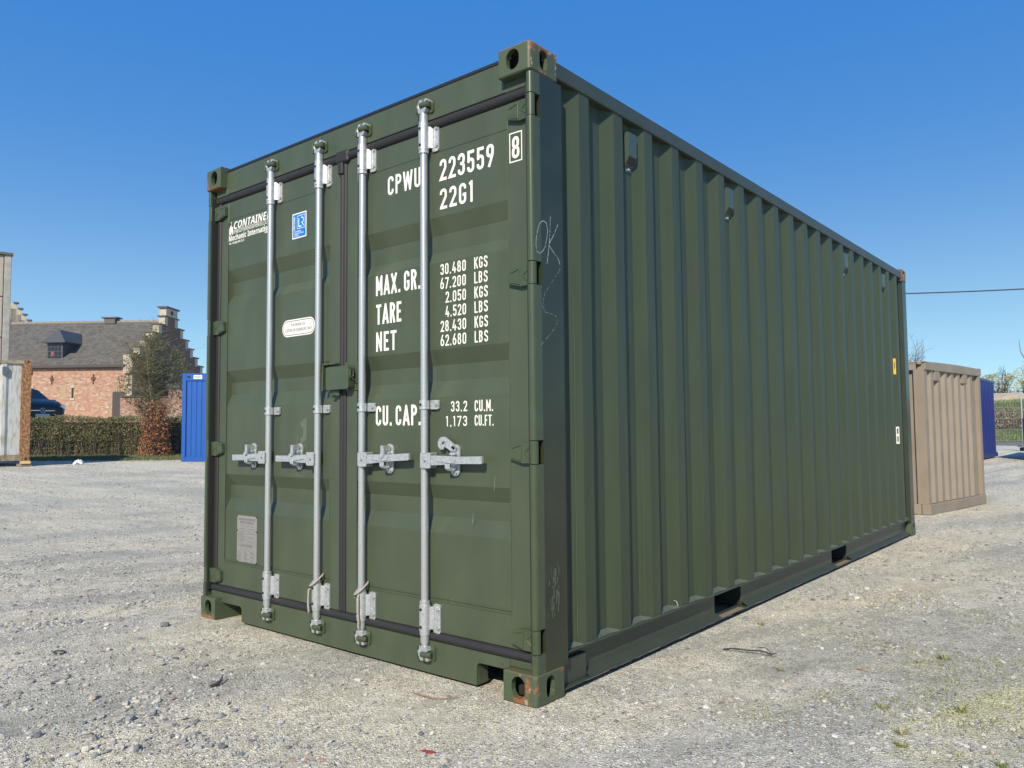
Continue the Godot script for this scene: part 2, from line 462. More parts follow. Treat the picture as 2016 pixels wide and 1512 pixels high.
func waves(z0: float, z1: float, first: float, pitch: float, out: float, deep: float, crest: float, slope: float) -> Array:
	# trapezoid waves between z0 and z1 (falling z)
	var p := [Vector2(z0, out - deep)]
	var z := first
	while z - crest - slope > z1:
		p += [Vector2(z + slope, out - deep), Vector2(z, out), Vector2(z - crest, out), Vector2(z - crest - slope, out - deep)]
		z -= pitch
	p.append(Vector2(z1, out - deep))
	return p

# ---------------------------------------------------------------- the green container
const XR := 2.438
const BARS := [0.628, 1.053, 1.392, 1.812]
const HINGES := [2.338, 1.662, 0.960, 0.238]

func mirrored(g: Geo) -> Geo:
	g.xf = Transform3D(Basis(Vector3(-1, 0, 0), Vector3(0, 1, 0), Vector3(0, 0, 1)), Vector3(XR, 0, 0))
	return g

func build_container() -> void:
	var t := thing("shipping_container", "large dark green shipping container with white lettering on its doors and galvanised locking bars", "shipping container")
	# corner castings: outer corner at x, y, z
	var spots := {
		"tr": [[0.53, 0.9, 0.07, 0.35, 0.8], [0.78, 1.0, 0.35, 0.24, 0.72], [0.98, 0.6, 0.04, 0.5, 0.6], [0.72, 0.08, 0.12, 0.1, 0.6], [0.53, 0.25, 0.025, 0.3, 0.6], [0.1, 1.0, 0.4, 0.05, 0.5]],
		"br": [[0.27, 0.1, 0.13, 0.22, 0.95], [0.37, 0.55, 0.05, 0.5, 0.75], [0.5, 0.6, 0.07, 0.5, 0.5], [0.25, 1.0, 0.2, 0.07, 0.6], [0.97, 0.95, 0.05, 0.2, 0.7], [0.8, 0.0, 0.2, 0.06, 0.45]],
		"tl": [[0.47, 0.15, 0.09, 0.45, 0.95], [0.3, 0.02, 0.2, 0.06, 0.5]],
		"bl": [[0.25, 0.05, 0.35, 0.2, 0.85], [0.48, 0.3, 0.06, 0.4, 0.7], [0.05, 0.9, 0.1, 0.1, 0.4]],
		"top_far": [[0.75, 0.6, 0.5, 0.7, 0.72], [0.2, 0.7, 0.3, 0.5, 0.7]],
		"far": [[0.3, 0.8, 0.2, 0.3, 0.45], [0.9, 1.0, 0.2, 0.15, 0.40]],
	}
	var cg := casting_geo()
	var cm := cg.mesh()
	var sd := 3
	for k in [["tr", 1, 1, 1], ["br", 1, 0, 1], ["tl", 0, 1, 1], ["bl", 0, 0, 1], ["top_far", 1, 1, 0], ["far", 1, 0, 0], ["far", 0, 1, 0], ["far", 0, 0, 0]]:
		var m := StandardMaterial3D.new()
		m.albedo_texture = M.cast_far if k[0] == "far" and M.has("cast_far") else casting_image(sd, spots[k[0]])
		if k[0] == "far": M.cast_far = m.albedo_texture
		m.roughness = 0.55
		sd += 5
		var o := MeshInstance3D.new()
		o.name = "corner_casting"
		var g := Geo.new()
		var b := Basis(Vector3(1 if k[1] else -1, 0, 0), Vector3(0, 1, 0), Vector3(0, 0, 1 if k[3] else -1))
		if k[2]: b = b * Basis(Vector3(1, 0, 0), Vector3(0, 1, 0), Vector3(0, 0, 1))
		var tr := Transform3D(b, Vector3(XR if k[1] else 0.0, 2.473 if k[2] else 0.0, 0.0 if k[3] else -6.058))
		var fl := b.determinant() < 0
		for i in range(0, cg.v.size(), 3):
			for j in ([0, 2, 1] if fl else [0, 1, 2]):
				g.v.append(tr * cg.v[i + j]); g.n.append(b * cg.n[i + j]); g.uv.append(cg.uv[i + j]); g.c.append(Color.WHITE)
		o.mesh = g.mesh(); o.material_override = m
		t.add_child(o, true)
		var cav := Geo.new()   # near-black block closes the hollow and paints in its shade
		var q := tr * Vector3(-0.158, 0.012, -0.172); var w := tr * Vector3(-0.062, 0.108, -0.066)
		cav.cbox((q + w) / 2, (q - w).abs(), 0.0)
		part("cavity_shade", cav, M.inner_dark, o)
	# front corner posts: a channel with a rounded nose in front, cut out at the hinges
	for side in [1, 0]:
		var g := Geo.new()
		if not side: mirrored(g)
		g.prism(P2([2.404, -0.218, 2.404, -0.066, 2.4342, -0.066, 2.4342, -0.212, 2.430, -0.218]), Vector3(0, 0.118, 0), Vector3(1, 0, 0), Vector3(0, 0, 1), Vector3(0, 2.355, 0))
		g.box(Vector3(2.352, 0.118, -0.13), Vector3(2.396, 2.473, -0.218))
		var post := part("corner_post", g, M.post, t)
		var nose := Geo.new()
		if not side: mirrored(nose)
		var pr := [2.406, -0.066, 2.406, -0.020]
		for i in 7: pr += [2.414 - cos(PI / 2 * i / 6) * 0.008, -0.018 + sin(PI / 2 * i / 6) * 0.008]
		for i in 7: pr += [2.418 + sin(PI / 2 * i / 6) * 0.016, -0.026 + cos(PI / 2 * i / 6) * 0.016]
		pr += [2.434, -0.066]
		var ys := [0.118]
		for h in [0.238, 0.960, 1.662, 2.338]: ys += [h - 0.047, h + 0.047]
		ys.append(2.473)
		for i in range(0, ys.size(), 2):
			nose.prism(P2(pr), Vector3(0, ys[i], 0), Vector3(1, 0, 0), Vector3(0, 0, 1), Vector3(0, ys[i + 1] - ys[i], 0), true)
		part("post_nose", nose, M.green_gloss, post)
		# chalk scribble, scuffs
		if side:
			var ch := Geo.new()
			var Y := Vector3(0, 1, 0); var X := Vector3(0, 0, 1); var o := Vector3(2.4350, 0, 0)
			for ln in [[-0.08, 1.877, -0.06, 1.866, -0.046, 1.845, -0.032, 1.80, -0.03, 1.77, -0.036, 1.745, -0.058, 1.742, -0.078, 1.758, -0.09, 1.775, -0.103, 1.815, -0.107, 1.845, -0.1, 1.872, -0.08, 1.877],
					[-0.127, 1.911, -0.124, 1.86, -0.121, 1.815, -0.112, 1.76, -0.101, 1.708], [-0.182, 1.886, -0.15, 1.835, -0.114, 1.786, -0.14, 1.765, -0.179, 1.738, -0.189, 1.717],
					[-0.189, 1.70, -0.175, 1.68, -0.153, 1.662, -0.115, 1.62, -0.082, 1.584, -0.068, 1.534, -0.083, 1.512, -0.125, 1.509, -0.157, 1.503, -0.168, 1.48, -0.14, 1.445, -0.051, 1.375]]:
				var p := P2(ln)
				for i in p.size() - 1:
					var k := int(p[i].distance_to(p[i + 1]) / 0.006) + 1
					for s in k:
						var faint: bool = ln[1] == 1.70
						if rng.randf() < (0.45 if faint and s > 0 else 0.12): continue
						var a := p[i].lerp(p[i + 1], float(s) / k); var b := p[i].lerp(p[i + 1], (s + 1.0) / k)
						chalk(ch, a, b, rng.randf_range(0.0008, 0.0016) * (0.5 if ln[1] == 1.70 else 1.0), 2.4352)
			part("chalk_mark", ch, M.chalk, post)
			var sc := Geo.new()
			for i in 46:
				var z := rng.randfn(-0.125, 0.028); var y := rng.randfn(0.41, 0.05)
				if y < 0.3 or y > 0.52 or z < -0.2: continue
				chalk(sc, Vector2(z, y), Vector2(z + rng.randf_range(-0.003, 0.003), y + rng.randf_range(0.006, 0.04)), rng.randf_range(0.0008, 0.003), 2.4351)
			part("scuff_mark", sc, M.scuff, post)
	# rear posts
	for side in [1, 0]:
		var g := Geo.new()
		if not side: mirrored(g)
		g.prism(P2([2.39, -6.04, 2.39, -5.90, 2.398, -5.895, 2.432, -5.92, 2.434, -6.045, 2.425, -6.05]), Vector3(0, 0.118, 0), Vector3(1, 0, 0), Vector3(0, 0, 1), Vector3(0, 2.355, 0))
		part("corner_post", g, M.post if side else M.green, t)
	# header with its black sealing line, sill with two fork notches
	var g := Geo.new()
	g.box(Vector3(0.162, 2.432, -0.041), Vector3(2.276, 2.562, -0.12))
	g.box(Vector3(0.05, 2.430, -0.0412), Vector3(0.162, 2.473, -0.12))
	g.box(Vector3(2.276, 2.430, -0.0412), Vector3(2.396, 2.473, -0.12))
	part("door_header", g, M.green, t)
	g = Geo.new(); g.box(Vector3(0.17, 2.562, -0.038), Vector3(2.268, 2.577, -0.10))
	part("header_seal", g, M.ink, t)
	g = Geo.new()
	g.prism(P2([0.162, 0.148, 0.162, 0.094, 0.352, 0.094, 0.364, 0.082, 0.366, 0.012, 2.098, 0.012, 2.100, 0.092, 2.112, 0.104, 2.276, 0.104, 2.276, 0.148]), Vector3(0, 0, -0.041), Vector3.RIGHT, Vector3.UP, Vector3(0, 0, -0.012))
	g.box(Vector3(0.05, 0.112, -0.0415), Vector3(0.162, 0.148, -0.12)); g.box(Vector3(2.276, 0.12, -0.0415), Vector3(2.396, 0.148, -0.12))
	g.box(Vector3(0.366, 0.012, -0.053), Vector3(2.098, 0.022, -0.12))
	g.box(Vector3(0.366, 0.012, -0.053), Vector3(0.372, 0.09, -0.11)); g.box(Vector3(2.094, 0.012, -0.053), Vector3(2.0998, 0.1, -0.11))
	part("door_sill", g, M.green, t)
	# side rails, side and end panels, roof and floor
	for side in [1, 0]:
		g = Geo.new()
		if not side: mirrored(g)
		g.cbox(Vector3(2.404, 2.531, -3.029), Vector3(0.060, 0.068, 5.702), 0.004)
		part("top_rail", g, M.rail, t)
		g = Geo.new()
		if not side: mirrored(g)
		g.box(Vector3(2.352, 0.158, -0.2), Vector3(2.4325, 0.164, -5.88))
		g.box(Vector3(2.352, 0.020, -0.18), Vector3(2.4335, 0.0265, -5.88))
		for z in [[-0.19, -1.645], [-1.995, -3.640], [-4.000, -5.90]]: g.box(Vector3(2.384, 0.0265, z[0]), Vector3(2.389, 0.158, z[1]))
		# a slope of weld between web and lower flange
		for z in [[-0.374, -1.645], [-1.995, -3.640], [-4.000, -5.90]]:
			g.quad(Vector3(2.389, 0.05, z[0]), Vector3(2.4325, 0.0275, z[0]), Vector3(2.4325, 0.0275, z[1]), Vector3(2.389, 0.05, z[1]))
		var r := part("bottom_rail", g, M.rail, t)
		g = Geo.new()
		if not side: mirrored(g)
		g.box(Vector3(2.389, 0.026, -0.178), Vector3(2.412, 0.128, -0.372))
		part("rail_gusset", g, M.rail, r)
		if side:
			g = Geo.new()
			for i in 60:
				var z := -rng.randf_range(0.3, 5.6)
				g.box(Vector3(2.4336, 0.0205, z), Vector3(2.4341, rng.randf_range(0.022, 0.0262), z - rng.randf_range(0.02, 0.16)))
			for z in [[-1.66, -1.95], [-3.65, -3.96]]: g.box(Vector3(2.39, 0.0266, z[0]), Vector3(2.430, 0.0272, z[1]))
			part("rust_streak", g, M.rust_edge, r)
			g = Geo.new()
			g.tube([Vector3(2.415, 0.165, -1.17), Vector3(2.42, 0.18, -1.165), Vector3(2.418, 0.198, -1.155), Vector3(2.41, 0.205, -1.14)], [0.003, 0.004, 0.004, 0.002], 5)
			part("wire_stub", g, M.galv, r)
		for z in [-1.82, -3.82]:
			g = Geo.new()
			if not side: mirrored(g)
			var a: float = z + 0.173; var b: float = z - 0.173
			for q in [[Vector3(1.22, 0.152, a), Vector3(2.384, 0.157, b)], [Vector3(1.22, 0.03, a), Vector3(2.384, 0.157, a + 0.004)], [Vector3(1.22, 0.03, b - 0.004), Vector3(2.384, 0.157, b)]]: g.box(q[0], q[1])
			part("fork_pocket", g, M.inner_dark, t)
		var prof := waves(-0.215, -5.90, -0.352, 0.279, 2.4275, 0.036, 0.076, 0.068)
		g = corrugated(prof, 0.164, 2.5)
		if not side:
			var h := Geo.new(); mirrored(h)
			for i in prof.size() - 1:
				var a: Vector2 = prof[i]; var b: Vector2 = prof[i + 1]
				h.quad(Vector3(a.y, 0.164, a.x), Vector3(b.y, 0.164, b.x), Vector3(b.y, 2.5, b.x), Vector3(a.y, 2.5, a.x))
			g = h
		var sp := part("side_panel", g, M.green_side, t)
		if side:
			# weld bead where the sheet meets the rail
			g = Geo.new()
			var bead := []; var rr := []
			for i in prof.size():
				bead.append(Vector3(prof[i].y + 0.002, 0.1665, prof[i].x)); rr.append(0.0045)
			g.tube(bead, rr, 5)
			part("weld_bead", g, M.green, sp)
			# pale sealant dressed into the foot of every recess
			g = Geo.new()
			for i in prof.size() - 1:
				var a: Vector2 = prof[i]; var b: Vector2 = prof[i + 1]
				var xa := minf(a.y + 0.022, 2.4305); var xb := minf(b.y + 0.022, 2.4305)
				var ya: float = 0.1648 + 0.9 * (xa - a.y); var yb: float = 0.1648 + 0.9 * (xb - b.y)
				g.quad(Vector3(xa, 0.1648, a.x), Vector3(xb, 0.1648, b.x), Vector3(b.y + 0.001, yb, b.x), Vector3(a.y + 0.001, ya, a.x))
			part("sealant", g, M.sealant, sp)
			# thin runs of paint and the vertical sheet joint
			g = Geo.new()
			for q in [[-0.312, 0.2, 1.6], [-0.862, 0.2, 0.95], [-1.44, 0.2, 0.5]]:
				chalk(g, Vector2(q[0], q[1]), Vector2(q[0] - 0.004, q[2]), 0.0012, 2.4122)
			part("paint_run", g, M.green_pale, sp)
			# stickers near the far end
			g = Geo.new()
			var s0 := Vector3(2.393, 0, -5.588); var s1 := Vector3(2.4265, 0, -5.649); var on_ := Vector3(0.9, 0, 0.44) * 0.002
			var st := func(ya: float, yb: float, f0: float, f1: float, gg: Geo, lift: float) -> void:
				var a := s0.lerp(s1, f0) + on_ * lift; var b := s0.lerp(s1, f1) + on_ * lift
				gg.quad(Vector3(a.x, ya, a.z), Vector3(b.x, ya, b.z), Vector3(b.x, yb, b.z), Vector3(a.x, yb, a.z))
			st.call(1.545, 1.695, 0.15, 0.62, g, 1.0); part("warning_sticker", g, M.yellow, sp)
			g = Geo.new(); st.call(1.60, 1.66, 0.3, 0.42, g, 1.6); part("sticker_print", g, M.ink, sp)
			g = Geo.new(); st.call(0.89, 1.05, 0.2, 0.8, g, 1.0); part("data_sticker", g, M.print_white, sp)
			g = Geo.new(); st.call(0.985, 1.035, 0.38, 0.62, g, 1.6); st.call(0.91, 0.96, 0.38, 0.62, g, 1.6); part("sticker_print", g, M.ink, sp)
			# ventilators in four recesses
			for k in [1, 5, 13, 17]: vent(t, -0.529 - 0.279 * k, 2.3915)
	g = Geo.new()
	for i in 20:
		var z := -0.25 - i * 0.278
		g.quad(Vector3(0.06, 2.556, z), Vector3(2.378, 2.556, z), Vector3(2.378, 2.556, z - 0.1), Vector3(0.06, 2.556, z - 0.1))
		g.quad(Vector3(0.06, 2.556, z - 0.1), Vector3(2.378, 2.556, z - 0.1), Vector3(2.378, 2.572, z - 0.13), Vector3(0.06, 2.572, z - 0.13))
		g.quad(Vector3(0.06, 2.572, z - 0.13), Vector3(2.378, 2.572, z - 0.13), Vector3(2.378, 2.572, z - 0.24), Vector3(0.06, 2.572, z - 0.24))
		g.quad(Vector3(0.06, 2.572, z - 0.24), Vector3(2.378, 2.572, z - 0.24), Vector3(2.378, 2.556, z - 0.278), Vector3(0.06, 2.556, z - 0.278))
	g.box(Vector3(0.06, 2.556, -0.1), Vector3(2.378, 2.561, -0.25)); g.box(Vector3(0.06, 2.55, -5.81), Vector3(2.378, 2.561, -6.03))
	part("roof_panel", g, M.green, t)
	g = Geo.new(); g.box(Vector3(0.06, 0.165, -0.11), Vector3(2.35, 0.195, -6.0)); part("floor", g, M.inner_dark, t)
	g = Geo.new(); g.box(Vector3(0.06, 0.018, -0.24), Vector3(2.38, 0.164, -0.25)); part("notch_shade", g, M.inner_dark, t)  # near-black filler plate, painted-in shade behind the fork notches
	g = Geo.new(); g.box(Vector3(0.16, 0.118, -6.0), Vector3(2.28, 2.473, -6.03)); g.box(Vector3(0.16, 2.473, -6.0), Vector3(2.28, 2.56, -6.05)); g.box(Vector3(0.16, 0.02, -6.0), Vector3(2.28, 0.118, -6.05))
	part("end_wall", g, M.green, t)
	doors(t)

func chalk(g: Geo, a: Vector2, b: Vector2, w: float, x: float) -> void:
	# a thin line on a plane of constant x; a and b are (z, y)
	var d := (b - a).normalized().orthogonal() * w
	g.quad(Vector3(x, a.y + d.y, a.x + d.x), Vector3(x, a.y - d.y, a.x - d.x), Vector3(x, b.y - d.y, b.x - d.x), Vector3(x, b.y + d.y, b.x + d.x))

func vent(t: Node3D, z: float, x: float) -> void:
	var g := Geo.new()
	g.prism(P2([0.001, 2.455, 0.032, 2.447, 0.032, 2.335, 0.008, 2.292, 0.001, 2.292]), Vector3(x, 0, z - 0.036), Vector3(1, 0, 0), Vector3(0, 1, 0), Vector3(0, 0, 0.072))
	var v := part("vent", g, M.vent, t)
	g = Geo.new()
	g.prism(rrect(-0.030, 2.265, 0.030, 2.31, 0.012), Vector3(x + 0.001, 0, z), Vector3(0, 0, 1), Vector3(0, 1, 0), Vector3(0.003, 0, 0))
	part("vent_foot", g, M.vent, v)
	g = Geo.new(); g.cyl(Vector3(x + 0.004, 2.278, z), Vector3(x + 0.012, 2.278, z), 0.008, 0.006, 8); part("screw", g, M.galv, v)
	g = Geo.new()
	for i in 7:
		var f := 0.12 + i * 0.12
		var y := lerpf(2.335, 2.292, f); var xx := x + lerpf(0.032, 0.008, f)
		g.box(Vector3(xx - 0.001, y - 0.0012, z - 0.031), Vector3(xx + 0.003, y + 0.0012, z + 0.031))
	part("louvre", g, M.inner_dark, v)

func doors(t: Node3D) -> void:
	var leaves := []
	for side in [0, 1]:
		var x0 := 0.088 if side == 0 else 1.243; var x1 := 1.196 if side == 0 else 2.392
		var p0 := 0.160 if side == 0 else 1.323; var p1 := 1.115 if side == 0 else 2.275
		var g := Geo.new()
		var zb := ZD - 0.05
		for q in [[x0, p0, 0.185, 2.39], [p1, x1, 0.185, 2.39], [p0, p1, 2.282, 2.39], [p0, p1, 0.185, 0.318]]:
			g.box(Vector3(q[0], q[2], zb), Vector3(q[1], q[3], ZD if q[1] - q[0] < 0.5 else ZD - 0.0008))
		var leaf := part("door_leaf", g, M.green, t)
		leaves.append(leaf)
		g = Geo.new()
		var pz := ZD - 0.003
		var prof := [Vector2(0.318, 0)]
		for q in [[0.814, 0.752, 0.676, 0.609], [1.402, 1.335, 1.265, 1.194], [1.990, 1.916, 1.839, 1.787]]:
			prof += [Vector2(q[3], 0), Vector2(q[2], -0.029), Vector2(q[1], -0.029), Vector2(q[0], 0)]
			for e in [[p0, 1.0], [p1, -1.0]]:
				var A := Vector3(e[0], q[3], pz); var B := Vector3(e[0] + e[1] * 0.006, q[2], pz - 0.029); var C := Vector3(e[0] + e[1] * 0.006, q[1], pz - 0.029); var D := Vector3(e[0], q[0], pz)
				if e[1] > 0: g.quad(A, B, C, D)
				else: g.quad(D, C, B, A)
		prof.append(Vector2(2.282, 0))
		for i in prof.size() - 1:
			var a: Vector2 = prof[i]; var b: Vector2 = prof[i + 1]
			var ia := 0.006 if a.y < 0 else 0.0; var ib := 0.006 if b.y < 0 else 0.0
			# pressed sheet, never quite flat
			var n0 := Vector3(0, a.y - b.y, b.x - a.x).normalized()
			var NX := 12; var NY := 8 if b.x - a.x > 0.15 else 2
			var lean := func(x: float, y: float) -> Vector3: return (n0 + Vector3(bumps.get_noise_2d(x * 45.0, y * 45.0 + 500.0), bumps.get_noise_2d(x * 45.0 + 900.0, y * 45.0), 0) * 0.022).normalized()
			for iy in NY:
				for ix in NX:
					var P := []; var Q := []
					for e in [[ix, iy], [ix + 1, iy], [ix + 1, iy + 1], [ix, iy + 1]]:
						var fy := float(e[1]) / NY; var inset := lerpf(ia, ib, fy)
						var p := Vector3(lerpf(p0 + inset, p1 - inset, float(e[0]) / NX), lerpf(a.x, b.x, fy), pz + lerpf(a.y, b.y, fy))
						P.append(p); Q.append(lean.call(p.x, p.y))
					g.tri(P[0], P[1], P[2], Q[0], Q[1], Q[2]); g.tri(P[0], P[2], P[3], Q[0], Q[2], Q[3])
		part("door_panel", g, M.green, leaf)
		g = Geo.new()
		for q in [[p0, 0.318], [p1, 0.318]]: g.cyl(Vector3(q[0], 0.33, ZD), Vector3(q[0], 2.27, ZD), 0.0022, -1, 5, false)
		for y in [0.316, 0.330]: g.cyl(Vector3(p0, y, ZD - 0.001), Vector3(p1, y, ZD - 0.001), 0.0028, -1, 5, false)
		part("weld_bead", g, M.green, leaf)
		# rubber gasket round the leaf; near-black strips paint shade into the groove behind
		g = Geo.new()
		var gz := -0.046
		var hx0 := 0.050 if side == 0 else 1.219; var hx1 := 1.219 if side == 0 else 2.390
		for q in [[Vector3(hx0, 2.412, 0), Vector3(hx1, 2.412, 0), 0.0225], [Vector3(hx0, 0.165, 0), Vector3(hx1, 0.165, 0), 0.0195]]:
			var a: Vector3 = q[0]; var b: Vector3 = q[1]
			for k in 8:
				var u := PI * k / 8; var w := PI * (k + 1) / 8
				var na := Vector3(0, cos(u), sin(u)); var nb := Vector3(0, cos(w), sin(w))
				var da := Vector3(0, cos(u) * q[2], -0.062 + 0.026 * sin(u)); var db := Vector3(0, cos(w) * q[2], -0.062 + 0.026 * sin(w))
				tri_to(g, a + da, b + da, b + db, (na + nb), Vector2.ZERO, Vector2.ZERO, Vector2.ZERO)
				tri_to(g, a + da, b + db, a + db, (na + nb), Vector2.ZERO, Vector2.ZERO, Vector2.ZERO)
		var vs := [[0.052, 0.088], [1.196, 1.2185]] if side == 0 else [[1.2195, 1.243], [2.393, 2.403]]
		for q in vs: g.cbox(Vector3((q[0] + q[1]) / 2, 1.2885, (gz - 0.11) / 2), Vector3(q[1] - q[0], 2.215, gz + 0.11), 0.006)
		var sx := 0.0 if side == 0 else 2.438
		var sg := 1.0 if side == 0 else -1.0
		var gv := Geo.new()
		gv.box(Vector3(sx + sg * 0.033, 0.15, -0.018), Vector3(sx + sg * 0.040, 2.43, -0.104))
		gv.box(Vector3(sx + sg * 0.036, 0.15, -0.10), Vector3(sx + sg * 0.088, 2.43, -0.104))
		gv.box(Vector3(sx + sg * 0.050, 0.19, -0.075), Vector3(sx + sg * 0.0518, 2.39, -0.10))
		part("groove_shade", gv, M.inner_dark, leaf)
		if side == 0:
			g.cbox(Vector3(1.222, 2.41, -0.05), Vector3(0.095, 0.062, 0.034), 0.008); g.cbox(Vector3(1.205, 2.36, -0.05), Vector3(0.036, 0.07, 0.026), 0.005)
		part("gasket", g, M.rubber, leaf)
		# hinges
		for y in HINGES:
			g = Geo.new()
			if side == 0: mirrored(g)
			g.prism(P2([2.405, y + 0.036, 2.352, y + 0.038, 2.322, y + 0.034, 2.290, y + 0.024, 2.286, y - 0.026, 2.300, y - 0.030, 2.352, y - 0.044, 2.405, y - 0.042]), Vector3(0, 0, -0.036), Vector3.RIGHT, Vector3.UP, Vector3(0, 0, -0.017))
			for q in [[2.40, y + 0.028, 2.362, y - 0.002], [2.362, y - 0.002, 2.40, y - 0.032], [2.345, y + 0.03, 2.345, y - 0.034], [2.345, y + 0.028, 2.30, y + 0.016], [2.345, y - 0.034, 2.30, y - 0.022]]:
				g.cyl(Vector3(q[0], q[1], -0.036), Vector3(q[2], q[3], -0.036), 0.0035, -1, 6)
			g.cyl(Vector3(2.417, y - 0.044, -0.029), Vector3(2.417, y + 0.044, -0.029), 0.0168, -1, 16)
			part("hinge", g, M.green_gloss, leaf)
	# painted lettering and labels
	var z := ZD - 0.003 + 0.0006
	var R: Node3D = leaves[1]; var L: Node3D = leaves[0]
	stencil("lettering", "CPWU", 1.538, 1.762, 2.152, 2.243, z, R)
	stencil("lettering", "223559", 1.880, 2.200, 2.148, 2.246, z, R)
	stencil("lettering", "22G1", 1.880, 2.086, 2.020, 2.113, z, R)
	stencil("lettering", "8", 2.297, 2.339, 2.150, 2.243, ZD + 0.0006, R)
	var fr := Geo.new()
	fr.strip(P2([2.287, 2.139, 2.349, 2.139, 2.349, 2.258, 2.287, 2.258]), 0.005, Vector3(0, 0, ZD + 0.0006), Vector3.RIGHT, Vector3.UP, true)
	part("check_digit_frame", fr, M.print_white, R)
	stencil("lettering", "MAX. GR.", 1.456, 1.760, 1.686, 1.780, z, R)
	stencil("lettering", "TARE", 1.458, 1.634, 1.549, 1.645, z, R)
	stencil("lettering", "NET", 1.457, 1.600, 1.421, 1.514, z, R)
	var rows := [["30.480", "KGS"], ["67.200", "LBS"], ["2.050", "KGS"], ["4.520", "LBS"], ["28.430", "KGS"], ["62.680", "LBS"]]
	for i in 6:
		var y := 1.728 - 0.0627 * i
		stencil("lettering", rows[i][0], 1.883 if rows[i][0].length() == 6 else 1.914, 2.037, y, y + 0.050, z, R, 0.128)
		stencil("lettering", rows[i][1], 2.083, 2.160, y, y + 0.050, z, R, 0.128)
	stencil("lettering", "CU. CAP.", 1.456, 1.761, 1.073, 1.166, z, R)
	stencil("lettering", "33.2", 1.943, 2.040, 1.128, 1.174, z, R, 0.128); stencil("lettering", "CU.M.", 2.081, 2.185, 1.126, 1.174, z, R, 0.128)
	stencil("lettering", "1,173", 1.913, 2.040, 1.066, 1.110, z, R, 0.128); stencil("lettering", "CU.FT.", 2.081, 2.187, 1.066, 1.112, z, R, 0.128)
	# sales sticker, top left
	words("lettering", "CONTAINER", ["Droid Sans", 700], 0.213, 0.585, 2.222, 2.266, z, M.print_white, L, 0.2)
	words("lettering", "VERKOOP/VERHUUR/VENTE/LOCATION", ["Droid Sans", 400], 0.206, 0.612, 2.196, 2.220, z, M.print_white, L)
	words("lettering", "Mechanic International", ["Droid Sans", 700], 0.161, 0.612, 2.158, 2.192, z, M.print_white, L)
	words("lettering", "Tel. +32 (0)3.455.12.37", ["Droid Sans", 700], 0.163, 0.322, 2.136, 2.151, z, M.print_white, L)
	words("lettering", "www", ["Droid Sans", 700], 0.526, 0.556, 2.146, 2.155, z, M.print_white, L)
	var g := Geo.new()
	for q in [[0.163, 0.171, 2.194, 2.236], [0.174, 0.182, 2.194, 2.248], [0.192, 0.202, 2.194, 2.240], [0.183, 0.188, 2.206, 2.256]]: g.quad(Vector3(q[0], q[2], z), Vector3(q[1], q[2], z), Vector3(q[1], q[3], z), Vector3(q[0], q[3], z))
	g.prism(stadium(0.008, 0.0081), Vector3(0.1855, 2.266, z - 0.0005), Vector3.RIGHT, Vector3.UP, Vector3(0, 0, 0.0006))
	g.strip(P2([0.174, 2.246, 0.184, 2.206, 0.196, 2.238]), 0.007, Vector3(0, 0, z + 0.0003), Vector3.RIGHT, Vector3.UP)
	part("logo_mark", g, M.print_white, L)
	# blue certificate sticker
	g = Geo.new(); g.prism(rrect(0.784, 2.068, 0.907, 2.203, 0.003), Vector3(0, 0, z - 0.0006), Vector3.RIGHT, Vector3.UP, Vector3(0, 0, 0.0008)); var cs := part("certificate_sticker", g, M.print_white, L)
	g = Geo.new(); g.quad(Vector3(0.790, 2.074, z + 0.0006), Vector3(0.901, 2.074, z + 0.0006), Vector3(0.901, 2.197, z + 0.0006), Vector3(0.790, 2.197, z + 0.0006)); part("sticker_field", g, M.label_blue, L)
	g = Geo.new()
	var zz := Vector3(0, 0, z + 0.0012)
	g.strip(P2([0.828, 2.118, 0.896, 2.118, 0.896, 2.186, 0.828, 2.186]), 0.0026, zz, Vector3.RIGHT, Vector3.UP, true)
	g.strip(P2([0.842, 2.174, 0.842, 2.129, 0.866, 2.129]), 0.006, zz, Vector3.RIGHT, Vector3.UP)
	g.strip(P2([0.860, 2.174] + arc(0.872, 2.161, 0.011, 0.013, 90, -90) + [0.868, 2.148, 0.886, 2.129]), 0.005, zz, Vector3.RIGHT, Vector3.UP)
	part("sticker_print", g, M.print_white, L)
	words("sticker_print", "CERTIFIED", ["Droid Sans", 700], 0.797, 0.809, 2.113, 2.186, z + 0.001, M.print_white, L, 0.0, true)
	for q in [["CONTAINER", 2.100, 0.862], ["CERTIFICATION", 2.089, 0.882], ["SCHEME", 2.078, 0.842]]: words("sticker_print", q[0], ["Droid Sans", 400], 0.799, q[2], q[1], q[1] + 0.008, z + 0.001, M.print_white, L)
	# oval repair notice
	g = Geo.new(); g.prism(rrect(0.702, 1.550, 0.985, 1.640, 0.0445, 9), Vector3(0, 0, z - 0.0006), Vector3.RIGHT, Vector3.UP, Vector3(0, 0, 0.001)); part("repair_sticker", g, M.print_white, L)
	g = Geo.new(); g.strip(rrect(0.710, 1.558, 0.977, 1.632, 0.0365, 9), 0.003, Vector3(0, 0, z + 0.001), Vector3.RIGHT, Vector3.UP, true); part("sticker_print", g, M.ink, L)
	words("sticker_print", "FOR REPAIR USE", ["Droid Sans", 400], 0.780, 0.906, 1.603, 1.618, z + 0.001, M.ink_grey, L)
	words("sticker_print", "CORTEN OR EQUIVALENT ONLY", ["Droid Sans", 400], 0.728, 0.962, 1.570, 1.592, z + 0.001, M.ink_grey, L)
